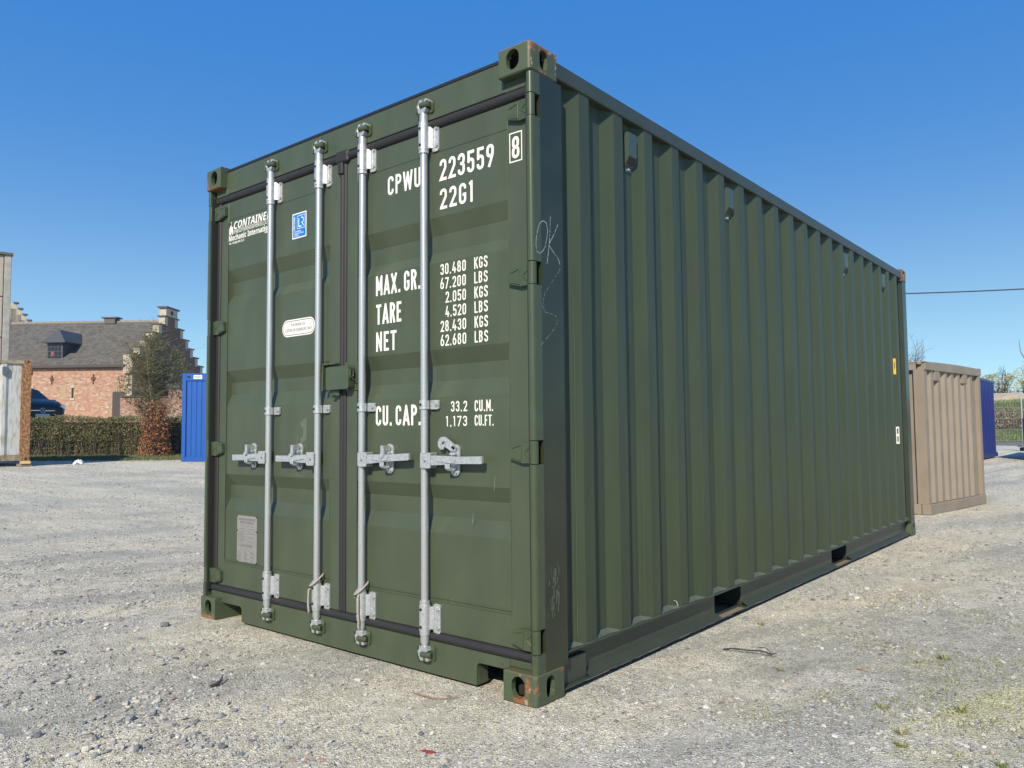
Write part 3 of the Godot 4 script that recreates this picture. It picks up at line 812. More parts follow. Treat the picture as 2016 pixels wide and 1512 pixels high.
	# approval plate with rivets
	g = Geo.new(); g.prism(P2([0.296, 0.334, 0.474, 0.334, 0.482, 0.342, 0.482, 0.580, 0.474, 0.588, 0.296, 0.588, 0.288, 0.580, 0.288, 0.342]), Vector3(0, 0, z - 0.0008), Vector3.RIGHT, Vector3.UP, Vector3(0, 0, 0.0026)); var pl := part("approval_plate", g, M.plate, L)
	var zp := z + 0.002
	words("plate_print", "APPROVED FOR TRANSPORT", ["Droid Sans", 700], 0.302, 0.468, 0.562, 0.574, zp, M.ink_grey, L)
	words("plate_print", "UNDER CUSTOMS SEAL", ["Droid Sans", 700], 0.316, 0.452, 0.547, 0.558, zp, M.ink_grey, L)
	words("plate_print", "CSC SAFETY APPROVAL", ["Droid Sans", 700], 0.306, 0.444, 0.418, 0.431, zp, M.ink_grey, L)
	g = Geo.new()
	g.strip(P2([0.328, 0.530, 0.444, 0.530, 0.444, 0.543, 0.328, 0.543]), 0.0014, Vector3(0, 0, zp), Vector3.RIGHT, Vector3.UP, true)
	g.strip(P2([0.324, 0.400, 0.418, 0.400, 0.418, 0.411, 0.324, 0.411]), 0.0014, Vector3(0, 0, zp), Vector3.RIGHT, Vector3.UP, true)
	for q in [[0.292, 0.506, 0.478], [0.384, 0.463, 0.478], [0.292, 0.436, 0.478], [0.292, 0.474, 0.384]]: g.strip(P2([q[0], q[1], q[2], q[1]]), 0.0012, Vector3(0, 0, zp), Vector3.RIGHT, Vector3.UP)
	g.strip(P2([0.384, 0.437, 0.384, 0.505]), 0.0012, Vector3(0, 0, zp), Vector3.RIGHT, Vector3.UP)
	for i in 12:
		for c in 3:
			var x := 0.296 + c * 0.062; var y := 0.392 - i * 0.0048
			if rng.randf() < 0.12: continue
			g.strip(P2([x, y, x + rng.randf_range(0.02, 0.052), y]), 0.0021, Vector3(0, 0, zp), Vector3.RIGHT, Vector3.UP)
	for i in 10:
		var y := 0.497 - i * 0.0058
		g.strip(P2([0.297, y, 0.297 + rng.randf_range(0.04, 0.08), y]), 0.002, Vector3(0, 0, zp), Vector3.RIGHT, Vector3.UP)
		if i % 4 < 2: g.strip(P2([0.392, y, 0.392 + rng.randf_range(0.05, 0.08), y]), 0.002, Vector3(0, 0, zp), Vector3.RIGHT, Vector3.UP)
	for x in [0.31, 0.40]: g.strip(P2([x, 0.516, x + 0.06, 0.516]), 0.003, Vector3(0, 0, zp), Vector3.RIGHT, Vector3.UP)
	part("plate_print", g, M.ink_grey, L)
	for q in [[0.291, 0.585], [0.479, 0.585], [0.291, 0.506], [0.479, 0.506], [0.291, 0.337], [0.479, 0.337]]:
		g = Geo.new(); g.cyl(Vector3(q[0], q[1], z), Vector3(q[0], q[1], z + 0.005), 0.005, 0.003, 8); part("rivet", g, M.green, L)
	# scratches and ghost of an old sticker
	g = Geo.new()
	for q in [[0.845, 1.03, 0.835, 0.985, 0.833, 0.955], [0.832, 0.86, 0.842, 0.835, 0.855, 0.822], [2.19, 0.86, 2.186, 0.80], [2.07, 0.70, 2.066, 0.66], [1.95, 0.34, 1.945, 0.28]]: g.strip(P2(q), 0.0022, Vector3(0, 0, z), Vector3.RIGHT, Vector3.UP)
	for i in 90:
		var p := Vector2(rng.randf_range(0.2, 2.26), rng.randf_range(0.34, 0.6) if i < 60 else rng.randf_range(1.45, 1.75))
		if p.x > 1.1 and p.x < 1.34: continue
		g.strip(P2([p.x, p.y, p.x + rng.randf_range(-0.002, 0.003), p.y + rng.randf_range(0.001, 0.006)]), rng.randf_range(0.0008, 0.0018), Vector3(0, 0, z + 0.0001 * (i % 5)), Vector3.RIGHT, Vector3.UP)
	part("scratch", g, M.green_pale, leaves[1])
	g = Geo.new(); g.strip(P2([0.872, 1.082, 0.905, 1.10, 0.905, 1.02, 0.872, 1.0]), 0.03, Vector3(0, 0, z - 0.0002), Vector3.RIGHT, Vector3.UP); part("sticker_ghost", g, M.green_ghost, L)
	# locking bars
	var zb := -0.028
	for i in 4:
		var x: float = BARS[i]; var rt := i >= 2
		g = Geo.new()
		g.cyl(Vector3(x, 0.30, zb), Vector3(x, 2.30, zb), 0.0165, -1, 20, false)
		for e in [1.0, -1.0]:
			var y0 := 2.405 if e > 0 else 0.196
			g.cyl(Vector3(x, y0, zb), Vector3(x, y0 + e * 0.052, zb), 0.0195, -1, 18)
			g.cyl(Vector3(x, y0 + e * 0.052, zb), Vector3(x, y0 + e * 0.062, zb), 0.0195, 0.015, 18)
			g.cyl(Vector3(x, y0 + e * 0.062, zb), Vector3(x, y0 + e * 0.105, zb), 0.0145, 0.013, 14)
		var bar := part("locking_bar", g, M.galv_bar, t)
		for e in [1.0, -1.0]:
			# sleeve bearing with its bolted wing
			var yc := 2.353 if e > 0 else 0.245
			g = Geo.new()
			g.cyl(Vector3(x, yc - 0.056, zb), Vector3(x, yc + 0.056, zb), 0.0245, -1, 22)
			g.cyl(Vector3(x, yc + e * -0.064, zb), Vector3(x, yc + e * -0.072, zb), 0.0235, 0.0225, 18)
			g.cyl(Vector3(x, yc - 0.071, zb), Vector3(x, yc + 0.071, zb), 0.0225, -1, 18)
			g.prism(P2([0.012, -0.012, 0.034, -0.036, 0.012, -0.036]), Vector3(x + 0.004, yc - 0.048, -0.012), Vector3(1, 0, 0), Vector3(0, 0, 1), Vector3(0, 0.096, 0))
			g.prism(rrect(x + 0.03, yc - 0.066, x + 0.072, yc + 0.060, 0.012), Vector3(0, 0, ZD), Vector3.RIGHT, Vector3.UP, Vector3(0, 0, 0.006))
			g.box(Vector3(x + 0.046, yc - 0.05, ZD + 0.004), Vector3(x + 0.051, yc + 0.045, ZD + 0.010))
			var br := part("bearing_bracket", g, M.galv, bar)
			g = Geo.new()
			for dy in [-0.042, 0.036]: g.cyl(Vector3(x + 0.06, yc + dy, ZD + 0.005), Vector3(x + 0.06, yc + dy, ZD + 0.012), 0.0085, 0.0075, 6)
			part("bolt", g, M.galv_dull, bar)
			g = Geo.new()
			for dy in [-0.037, 0.037]: g.cyl(Vector3(x - 0.001, yc + dy, zb + 0.020), Vector3(x - 0.001, yc + dy, zb + 0.0262), 0.0068, -1, 10)
			part("bearing_pin", g, M.ink, bar)
			# cam and the keeper it hooks into
			var yk := 2.492 if e > 0 else 0.098
			g = Geo.new()
			var dirx := -1.0 if i < 2 else 1.0
			g.prism(P2([-0.020, -0.028, 0.022, -0.028, 0.030, -0.012, 0.016, -0.004, 0.018, 0.016, 0.036, 0.020, 0.034, 0.030, -0.012, 0.032, -0.026, 0.012]) if e > 0 else P2([-0.020, 0.028, 0.022, 0.028, 0.030, 0.012, 0.016, 0.004, 0.018, -0.016, 0.036, -0.020, 0.034, -0.030, -0.012, -0.032, -0.026, -0.012]), Vector3(x, yk, zb + 0.016), Vector3(dirx if i >= 2 else 1.0, 0, 0), Vector3.UP, Vector3(0, 0, -0.026))
			g.cyl(Vector3(x, yk - 0.03, zb), Vector3(x, yk + 0.012, zb), 0.0165, 0.013, 12)
			g.box(Vector3(x - 0.032, yk - 0.006, zb - 0.002), Vector3(x - 0.016, yk + 0.010, zb + 0.018))
			part("cam", g, M.galv, bar)
			g = Geo.new()
			g.box(Vector3(x - 0.034, yk - 0.026, -0.041), Vector3(x - 0.026, yk + 0.024, -0.006))
			g.cyl(Vector3(x - 0.004, yk + e * 0.004, -0.008), Vector3(x + 0.045, yk + e * 0.004, -0.022), 0.012, 0.012, 10)
			g.prism(rrect(0.028, -0.030, 0.056, 0.030, 0.012), Vector3(x, yk, -0.041), Vector3.RIGHT, Vector3.UP, Vector3(0, 0, 0.008))
			g.cyl(Vector3(x + 0.012, yk + e * 0.006, -0.012), Vector3(x + 0.012, yk + e * 0.03, -0.012), 0.007, 0.006, 8)
			part("cam_keeper", g, M.green_gloss, bar)
		# middle clamp
		g = Geo.new()
		g.cyl(Vector3(x, 1.142, zb), Vector3(x, 1.180, zb), 0.0222, -1, 22)
		g.prism(rrect(x + 0.018, 1.141, x + 0.070, 1.181, 0.006), Vector3(0, 0, ZD), Vector3.RIGHT, Vector3.UP, Vector3(0, 0, 0.010))
		part("bar_clamp", g, M.galv, bar)
		g = Geo.new(); g.cyl(Vector3(x + 0.056, 1.161, ZD + 0.01), Vector3(x + 0.056, 1.161, ZD + 0.016), 0.010, 0.008, 6); part("bolt", g, M.galv_dull, bar)
		g = Geo.new(); g.cyl(Vector3(x - 0.001, 1.161, zb + 0.018), Vector3(x - 0.001, 1.161, zb + 0.0238), 0.0064, -1, 8); part("bearing_pin", g, M.ink, bar)
		handle(bar, x, zb, i)
	# lock box over the meeting stiles
	g = Geo.new()
	g.prism(rrect(1.138, 1.252, 1.312, 1.364, 0.012), Vector3(0, 0, -0.010), Vector3.RIGHT, Vector3.UP, Vector3(0, 0, -0.036), true)
	var lb := part("lock_box", g, M.green_gloss, t)
	g = Geo.new()
	g.box(Vector3(1.096, 1.246, ZD + 0.001), Vector3(1.336, 1.384, ZD + 0.006))
	g.box(Vector3(1.096, 1.376, ZD + 0.004), Vector3(1.20, 1.384, -0.018)); g.box(Vector3(1.096, 1.25, ZD + 0.004), Vector3(1.104, 1.384, -0.018))
	part("lock_box_plate", g, M.green_gloss, lb)
	g = Geo.new(); g.box(Vector3(1.16, 1.222, -0.05), Vector3(1.215, 1.250, -0.03)); g.box(Vector3(1.16, 1.222, -0.05), Vector3(1.185, 1.230, -0.018)); part("lock_box_foot", g, M.green_gloss, lb)
	g = Geo.new()
	var hook := []; var hr := []
	for k in 9:
		var a := PI * k / 8
		hook.append(Vector3(1.3195, 1.322 - sin(a) * 0.014, -0.026 + cos(a) * 0.009)); hr.append(0.0042)
	hook.push_front(Vector3(1.3195, 1.346, -0.017)); hr.push_front(0.0042); hook.append(Vector3(1.3195, 1.34, -0.035)); hr.append(0.0042)
	g.tube(hook, hr, 8)
	g.box(Vector3(1.312, 1.30, -0.04), Vector3(1.317, 1.35, -0.012))
	part("lock_hook", g, M.green_gloss, lb)
	g = Geo.new(); g.tube([Vector3(1.319, 1.313, -0.028), Vector3(1.328, 1.302, -0.022), Vector3(1.342, 1.293, -0.026), Vector3(1.352, 1.302, -0.04), Vector3(1.350, 1.315, -0.045)], [0.002, 0.0025, 0.0025, 0.0025, 0.002], 6); part("lock_cord", g, M.ink, lb)

func handle(bar: Node3D, x: float, zb: float, i: int) -> void:
	var d := 1.0 if i >= 2 else -1.0
	var yc: float = [0.917, 0.915, 0.919, 0.921][i]
	var tilt: float = [-0.030, -0.020, 0.045, 0.010][i]
	var len: float = [0.325, 0.335, 0.345, 0.355][i]
	var o := Vector3(x, yc, 0)
	var ux := Vector3(d * cos(tilt), sin(tilt) if d > 0 else sin(-tilt) * -1.0, 0); var uy := Vector3(0, 1, 0)
	var g := Geo.new()
	g.prism(rrect(-0.010 * d, -0.034, 0.052 * d, 0.032, 0.006) if d > 0 else rrect(-0.052, -0.034, 0.010, 0.032, 0.006), o + Vector3(0.008 * d, 0, -0.003), Vector3.RIGHT, Vector3.UP, Vector3(0, 0, -0.006))
	g.box(o + Vector3(0.030 * d, -0.034, -0.05), o + Vector3(0.056 * d, -0.018, -0.004)); g.box(o + Vector3(0.030 * d, 0.018, -0.05), o + Vector3(0.056 * d, 0.032, -0.004))
	part("handle_hub", g, M.galv, bar)
	g = Geo.new(); g.cyl(o + Vector3(0.026 * d, 0.0, -0.003), o + Vector3(0.026 * d, 0, 0.003), 0.009, 0.006, 10); part("hub_rivet", g, M.galv_dull, bar)
	g = Geo.new()
	var oz := o + Vector3(0.042 * d, 0, -0.008)
	g.prism(P2([0.0, -0.021, 0.045, -0.021, 0.12, -0.017, 0.17, -0.0145, len - 0.05, -0.0135, len - 0.046, -0.010, len - 0.046, 0.015, len - 0.05, 0.0175, 0.17, 0.0155, 0.12, 0.018, 0.045, 0.020, 0.0, 0.020]), oz, ux, uy, Vector3(0, 0, -0.011))
	g.prism(P2([0.05, -0.003, 0.13, -0.012, 0.16, -0.010, 0.165, 0.006, 0.13, 0.008, 0.05, 0.004]), oz + Vector3(0, 0, 0.005), ux, uy, Vector3(0, 0, -0.01), true)
	part("handle", g, M.galv, bar)
	# retainer plate on the door
	var cx: float = x + d * [0.172, 0.178, 0.172, 0.166][i]
	g = Geo.new()
	g.prism(stadium(0.050, 0.136), Vector3(cx, 0.922, ZD), Vector3.RIGHT, Vector3.UP, Vector3(0, 0, 0.008), true)
	var cp := part("handle_catch", g, M.galv, bar)
	g = Geo.new()
	var cup := []; var rr := []
	for k in 7:
		cup.append(Vector3(cx, 0.893 - 0.012 * sin(PI * k / 6), ZD + 0.006 + 0.046 * k / 6)); rr.append(0.0)
	for k in 6:
		var a: Vector3 = cup[k]; var b: Vector3 = cup[k + 1]
		g.cbox((a + b) / 2 + Vector3(-0.004, 0, 0), Vector3(0.026, 0.010, (b.z - a.z) * 1.4), 0.002)
	g.cbox(Vector3(cx - 0.004, 0.899, ZD + 0.052), Vector3(0.028, 0.018, 0.006), 0.002)
	g.cbox(Vector3(cx, 0.948, ZD + 0.018), Vector3(0.030, 0.012, 0.024), 0.002)
	part("catch_hook", g, M.galv, bar)
	g = Geo.new()
	for y in [0.973, 0.868]: g.cyl(Vector3(cx, y, ZD + 0.008), Vector3(cx, y, ZD + (0.022 if y > 0.9 else 0.014)), 0.0125, 0.011, 12)
	part("bolt", g, M.galv_dull, bar)
	g = Geo.new()
	if i == 3:   # swung open, with its seal hole
		g.prism(P2([0.012, -0.012, 0.016, 0.004, -0.004, 0.022, -0.03, 0.038, -0.048, 0.048, -0.066, 0.048, -0.082, 0.040, -0.090, 0.024, -0.088, 0.006, -0.074, -0.006, -0.058, -0.006, -0.050, 0.006, -0.032, -0.002, -0.012, -0.014]), Vector3(cx, 0.973, ZD + 0.022), Vector3.RIGHT, Vector3.UP, Vector3(0, 0, -0.007))
		part("seal_latch", g, M.galv, bar)
		g = Geo.new(); g.prism(P2([-0.068, 0.016, -0.058, 0.014, -0.048, 0.022, -0.05, 0.03, -0.062, 0.028]), Vector3(cx, 0.973, ZD + 0.0225), Vector3.RIGHT, Vector3.UP, Vector3(0, 0, 0.0004)); part("seal_hole", g, M.seal_hole, bar)
	else:
		g.prism(P2([-0.009, 0.009, 0.010, 0.010, 0.013, -0.004, 0.014, -0.024, 0.006, -0.042, -0.008, -0.050, -0.022, -0.048, -0.027, -0.038, -0.014, -0.034, -0.008, -0.02]), Vector3(cx, 0.973, ZD + 0.056), Vector3(d if i == 2 else 1.0, 0, 0), Vector3.UP, Vector3(0, 0, -0.009))
		g.prism(P2([-0.010, 0.008, 0.010, 0.010, 0.012, -0.014, -0.010, -0.014]), Vector3(cx, 0.973, ZD + 0.047), Vector3.RIGHT, Vector3.UP, Vector3(0, 0, -0.03))
		part("seal_latch", g, M.galv, bar)

# ---------------------------------------------------------------- ground
func gravel_images() -> Array:
	# colour and height of crushed stone, one repeat
	var S := 1024
	var f1 := FastNoiseLite.new(); f1.seed = 11; f1.noise_type = FastNoiseLite.TYPE_CELLULAR; f1.frequency = 0.10; f1.fractal_type = FastNoiseLite.FRACTAL_NONE; f1.cellular_return_type = FastNoiseLite.RETURN_CELL_VALUE; f1.cellular_jitter = 1.0
	var f2: FastNoiseLite = f1.duplicate(); f2.cellular_return_type = FastNoiseLite.RETURN_DISTANCE2_SUB
	var f3: FastNoiseLite = f1.duplicate(); f3.seed = 5; f3.frequency = 0.28
	var f4: FastNoiseLite = f2.duplicate(); f4.seed = 5; f4.frequency = 0.28
	var f5 := FastNoiseLite.new(); f5.seed = 3; f5.frequency = 0.012; f5.fractal_octaves = 4
	var im := []
	for f in [f1, f2, f3, f4, f5]:
		var q: Image = f.get_seamless_image(S, S, false, false, 0.08)
		q.convert(Image.FORMAT_L8); im.append(q.get_data())
	var a: PackedByteArray = im[0]; var b: PackedByteArray = im[1]; var c: PackedByteArray = im[2]; var d: PackedByteArray = im[3]; var e: PackedByteArray = im[4]
	var col := PackedByteArray(); col.resize(S * S * 3)
	var hgt := PackedByteArray(); hgt.resize(S * S)
	# stone tones to choose from (sRGB bytes)
	var tone := [[166, 166, 156], [206, 201, 180], [146, 150, 150], [220, 217, 202], [190, 184, 162], [124, 128, 128], [214, 208, 188], [174, 173, 160], [228, 225, 212], [198, 193, 176], [150, 150, 144], [220, 214, 196], [178, 166, 146], [192, 190, 178], [108, 110, 106], [208, 203, 186]]
	var r := RandomNumberGenerator.new(); r.seed = 4
	for i in S * S:
		var big := b[i] > 30 and (a[i] * 7 + 13) % 5 < 2     # some cells of the coarse pattern are whole stones
		var t: Array = tone[(a[i] * 5 + 3) % 16] if big else tone[(c[i] * 3) % 16]
		var g := r.randi() % 52 - 26
		var dust := (e[i] - 128) / 9
		var k := 100 if not big else 104
		var gap := 0
		if not big and d[i] < 22: gap = -22  # darker seams: shade between the small stones put into the colour
		col[i * 3] = clampi((t[0] * k) / 100 + g + gap + dust + 36, 0, 255); col[i * 3 + 1] = clampi((t[1] * k) / 100 + g + gap + dust + 33, 0, 255); col[i * 3 + 2] = clampi((t[2] * k) / 100 + g + gap + dust + 30, 0, 255)
		hgt[i] = clampi((70 + mini(b[i], 130) if big else 40 + mini(d[i], 70)) + g, 0, 255)
	return [ImageTexture.create_from_image(Image.create_from_data(S, S, false, Image.FORMAT_RGB8, col)), ImageTexture.create_from_image(Image.create_from_data(S, S, false, Image.FORMAT_L8, hgt))]

func axis(lo: float, hi: float, step: float, far_lo: float, far_hi: float) -> Array:
	var p := []
	var x := lo
	while x <= hi: p.append(x); x += step
	var s := step; x = p[-1]
	while x < far_hi: s = minf(s * 1.12, 40.0); x += s; p.append(x)
	s = step; x = lo
	var q := []
	while x > far_lo: s = minf(s * 1.12, 40.0); x -= s; q.append(x)
	q.reverse()
	return q + p

func ground_colour(x: float, z: float) -> Color:
	var a := patches.get_noise_2d(x * 9.0, z * 9.0)
	var b := patches.get_noise_2d(x * 34.0 + 90.0, z * 34.0)
	var sand := clampf(0.45 + 1.5 * a + 0.5 * b, 0, 1)
	var c := Color(0.93, 0.935, 0.945).lerp(Color(1.06, 1.035, 0.975), sand)
	var w := patches.get_noise_2d(x * 60.0 - 40.0, z * 60.0 + 70.0)
	# damp wheel streaks and a thin moss film on the right-hand side
	var moss := clampf(2.6 * patches.get_noise_2d(x * 22.0 + 400.0, z * 22.0) + 0.1, 0, 1) * sstep(2.75, 3.2, x) * (1.0 - sstep(-0.5, 0.1, z)) * sstep(-2.8, -1.0, z)
	c = c.lerp(Color(0.84, 0.86, 0.50), 0.62 * moss)
	# old wheel tracks cross the yard: pale dust between bluish compacted lanes
	var tr := 1.25 * patches.get_noise_2d((x * 0.34 - z * 0.94) * 3.5, (x * 0.94 + z * 0.34) * 22.0)
	c = c.lerp(Color(0.70, 0.725, 0.74), clampf(-0.1 - 1.8 * tr, 0, 0.75)).lerp(Color(1.10, 1.055, 0.96), clampf(1.8 * tr - 0.1, 0, 0.7))
	return c * (0.99 + 0.20 * w)

func fine_y(x: float, z: float) -> float:
	var inside := x > -0.12 and x < 2.56 and z < 0.12 and z > -6.2
	var y := 0.0045 * bumps.get_noise_2d(x * 170.0, z * 170.0) + 0.004 * bumps.get_noise_2d(x * 60.0 + 9.0, z * 60.0) + 0.010 * bumps.get_noise_2d(x * 22.0, z * 22.0)
	var e := maxf(maxf(-x, x - XR), maxf(z, -6.058 - z))
	var d := clampf((e - 0.02) / 0.5, 0.0, 1.0)
	var q := lerpf(0.25, 1.0, d) * y - 0.002
	return q if not inside else minf(q, 0.002)

func build_ground() -> void:
	var xs := axis(-1.6, 5.6, 0.035, -320.0, 200.0)
	var zs := axis(-4.0, 2.2, 0.035, -320.0, 60.0)
	var nx := xs.size(); var nz := zs.size()
	var v := PackedVector3Array(); v.resize(nx * nz)
	var nn := PackedVector3Array(); nn.resize(nx * nz)
	var cc := PackedColorArray(); cc.resize(nx * nz)
	for j in nz:
		for i in nx:
			var x: float = xs[i]; var z: float = zs[j]
			v[j * nx + i] = Vector3(x, gy(x, z) + fine_y(x, z), z)
			cc[j * nx + i] = ground_colour(x, z) * 0.75
	for j in nz:
		for i in nx:
			var a := v[j * nx + mini(i + 1, nx - 1)] - v[j * nx + maxi(i - 1, 0)]
			var b := v[mini(j + 1, nz - 1) * nx + i] - v[maxi(j - 1, 0) * nx + i]
			nn[j * nx + i] = b.cross(a).normalized()
	var ix := PackedInt32Array(); ix.resize((nx - 1) * (nz - 1) * 6)
	var k := 0
	for j in nz - 1:
		for i in nx - 1:
			var a := j * nx + i
			for q in [a, a + 1, a + nx, a + 1, a + nx + 1, a + nx]: ix[k] = q; k += 1
	var arr := []; arr.resize(Mesh.ARRAY_MAX)
	arr[Mesh.ARRAY_VERTEX] = v; arr[Mesh.ARRAY_NORMAL] = nn; arr[Mesh.ARRAY_COLOR] = cc; arr[Mesh.ARRAY_INDEX] = ix
	var m := ArrayMesh.new(); m.add_surface_from_arrays(Mesh.PRIMITIVE_TRIANGLES, arr)
	var o := MeshInstance3D.new(); o.name = "ground"; o.mesh = m; o.material_override = M.gravel
	add_child(o, true)
	tag(o, "pale grey gravel yard of crushed stone and dust", "", "", "structure")

func stone_mesh(sd: int, flatness: float) -> ArrayMesh:
	var r := RandomNumberGenerator.new(); r.seed = sd
	var s := SphereMesh.new(); s.radial_segments = 7; s.rings = 3; s.radius = 0.5; s.height = 1.0
	var a := s.get_mesh_arrays()
	var v: PackedVector3Array = a[Mesh.ARRAY_VERTEX]; var ix: PackedInt32Array = a[Mesh.ARRAY_INDEX]
	var moved := {}
	var g := Geo.new()
	var at := func(p: Vector3) -> Vector3:
		var key := Vector3i((p * 1000.0).round())
		if not moved.has(key):
			moved[key] = Vector3(p.x * r.randf_range(0.62, 1.25), p.y * flatness * r.randf_range(0.6, 1.25), p.z * r.randf_range(0.5, 1.0))
		return moved[key]
	for i in range(0, ix.size(), 3):
		var p: Vector3 = at.call(v[ix[i]]); var q: Vector3 = at.call(v[ix[i + 1]]); var w: Vector3 = at.call(v[ix[i + 2]])
		if (q - p).cross(w - p).length() < 1e-6: continue
		if (q - p).cross(w - p).dot(p + q + w) > 0: g.flat(p, q, w)
		else: g.flat(p, w, q)
	return g.mesh()

func stone_tone() -> Color:
	var k := rng.randf()
	var c := Color(0.40, 0.395, 0.38)
	if k < 0.34: c = Color(0.49, 0.475, 0.435)
	elif k < 0.56: c = Color(0.30, 0.31, 0.315)
	elif k < 0.63: c = Color(0.58, 0.57, 0.535)
	elif k < 0.72: c = Color(0.17, 0.18, 0.19)
	elif k < 0.74: c = Color(0.42, 0.33, 0.27)
	elif k < 0.745: c = Color(0.66, 0.655, 0.63)
	return c * rng.randf_range(0.88, 1.22)

func scatter_gravel() -> void:
	var lists := [[], [], [], []]
	var yaw := 0.6874
	for i in 330000:
		var far := i > 210000
		var r := 1.35 + 7.0 * pow(rng.randf(), 1.25) if not far else 5.0 + 28.0 * pow(rng.randf(), 1.5)
		var a := yaw + rng.randf_range(-0.68, 0.68)
		var x := CAM.x - sin(a) * r; var z := CAM.z - cos(a) * r
		if x > 0.0 and x < XR - 0.02 and z < -0.03 and z > -6.05: continue
		var cl := patches.get_noise_2d(x * 26.0, z * 26.0)
		if rng.randf() > clampf(0.55 + 1.6 * cl, 0.12, 1.0): continue
		var s := 0.0045 * pow(maxf(rng.randf(), 0.002), -0.40)
		if far: s = 0.0105 * pow(maxf(rng.randf(), 0.01), -0.33) * (0.7 + r * 0.04)
		s = minf(s, 0.038 if x < 1.8 and z > 0.0 or far else 0.026)
		var near_box := maxf(maxf(-x, x - XR), maxf(z, -6.058 - z))
		if near_box < 0.03: s = minf(s, 0.009)
		var b := Basis.from_euler(Vector3(rng.randf_range(-0.3, 0.3), rng.randf() * TAU, rng.randf_range(-0.3, 0.3))).scaled_local(Vector3(s, s * rng.randf_range(0.6, 1.0), s))
		lists[i % 4].append([Transform3D(b, Vector3(x, gy(x, z) + fine_y(x, z) + s * 0.10, z)), stone_tone() * (1.0 if s > 0.012 else 0.95)])
	# rubble heaps up in the lower left corner
	for q in [[1.45, 1.10, 0.16, 260], [1.22, 0.86, 0.14, 170], [0.75, 1.15, 0.22, 160], [1.75, 0.95, 0.12, 120], [0.3, 0.9, 0.3, 140]]:
		for i in q[3]:
			var x: float = q[0] + rng.randfn(0, q[2]); var z: float = q[1] + rng.randfn(0, q[2] * 0.7)
			var s := 0.010 * pow(maxf(rng.randf(), 0.02), -0.36)
			var b := Basis.from_euler(Vector3(rng.randf_range(-0.4, 0.4), rng.randf() * TAU, rng.randf_range(-0.4, 0.4))).scaled_local(Vector3(s, s * rng.randf_range(0.8, 1.3), s))
			lists[i % 4].append([Transform3D(b, Vector3(x, gy(x, z) + fine_y(x, z) + s * 0.12, z)), stone_tone() * 0.92])
	for k in 4:
		tag(scatter("gravel_stones", stone_mesh(20 + k, [0.42, 0.6, 0.3, 0.5][k]), M.stone, lists[k]), "loose crushed stones strewn over the yard", "gravel", "", "stuff")

# ---------------------------------------------------------------- small things on the ground
func rock(called: String, label: String, cat: String, x: float, z: float, size: Vector3, tone: Color, sd: int, group := "") -> void:
	size *= 0.62
	var r := RandomNumberGenerator.new(); r.seed = sd
	var s := SphereMesh.new(); s.radial_segments = 9; s.rings = 5; s.radius = 0.5; s.height = 1.0
	var a := s.get_mesh_arrays()
	var v: PackedVector3Array = a[Mesh.ARRAY_VERTEX]; var ix: PackedInt32Array = a[Mesh.ARRAY_INDEX]
	var moved := {}; var g := Geo.new()
	for i in range(0, ix.size(), 3):
		var t := []
		for j in 3:
			var p := v[ix[i + j]]; var key := Vector3i((p * 1000.0).round())
			if not moved.has(key): moved[key] = (p * r.randf_range(0.78, 1.12)).clamp(Vector3(-0.47, -0.4, -0.46), Vector3(0.47, 0.36, 0.45)) * size
			t.append(moved[key])
		if (t[1] - t[0]).cross(t[2] - t[0]).length() < 1e-12: continue
		if (t[1] - t[0]).cross(t[2] - t[0]).dot(t[0] + t[1] + t[2]) > 0: g.flat(t[0], t[1], t[2])
		else: g.flat(t[0], t[2], t[1])
	var m := sm(tone.r, tone.g, tone.b, 0.9)
	vary(m, M.grain, 6.0)
	var o := part(called, g, m)
	o.position = Vector3(x, gy(x, z) + fine_y(x, z) + size.y * 0.25, z); o.rotation.y = r.randf() * TAU
	tag(o, label, cat, group)

func tuft(label: String, x: float, z: float, h: float, k: int, dry: float, group := "") -> void:
	h *= 0.62
	var t := thing("grass_tuft", label, "grass tuft", Vector3(x, gy(x, z) + fine_y(x, z) - 0.002, z), 0.0, group)
	var g := Geo.new()
	for i in k:
		var a := rng.randf() * TAU; var b := Vector3(cos(a), 0, sin(a)) * rng.randf() * h * 0.5
		var out := Vector3(cos(a), 0, sin(a)); var L := h * rng.randf_range(0.5, 1.2); var w := out.cross(Vector3.UP) * rng.randf_range(0.0012, 0.0026)
		g.col = Color(0.16, 0.20, 0.055).lerp(Color(0.42, 0.36, 0.18), clampf(dry + rng.randf_range(-0.4, 0.4), 0, 1))
		var p1 := b + out * L * 0.35 + Vector3(0, L * 0.6, 0); var p2 := b + out * L * rng.randf_range(0.7, 1.1) + Vector3(0, L * rng.randf_range(0.3, 0.9), 0)
		g.quad(b - w, b + w, p1 + w * 0.8, p1 - w * 0.8)
		g.flat(p1 - w * 0.8, p1 + w * 0.8, p2)
	part("blades", g, M.vcol, t)

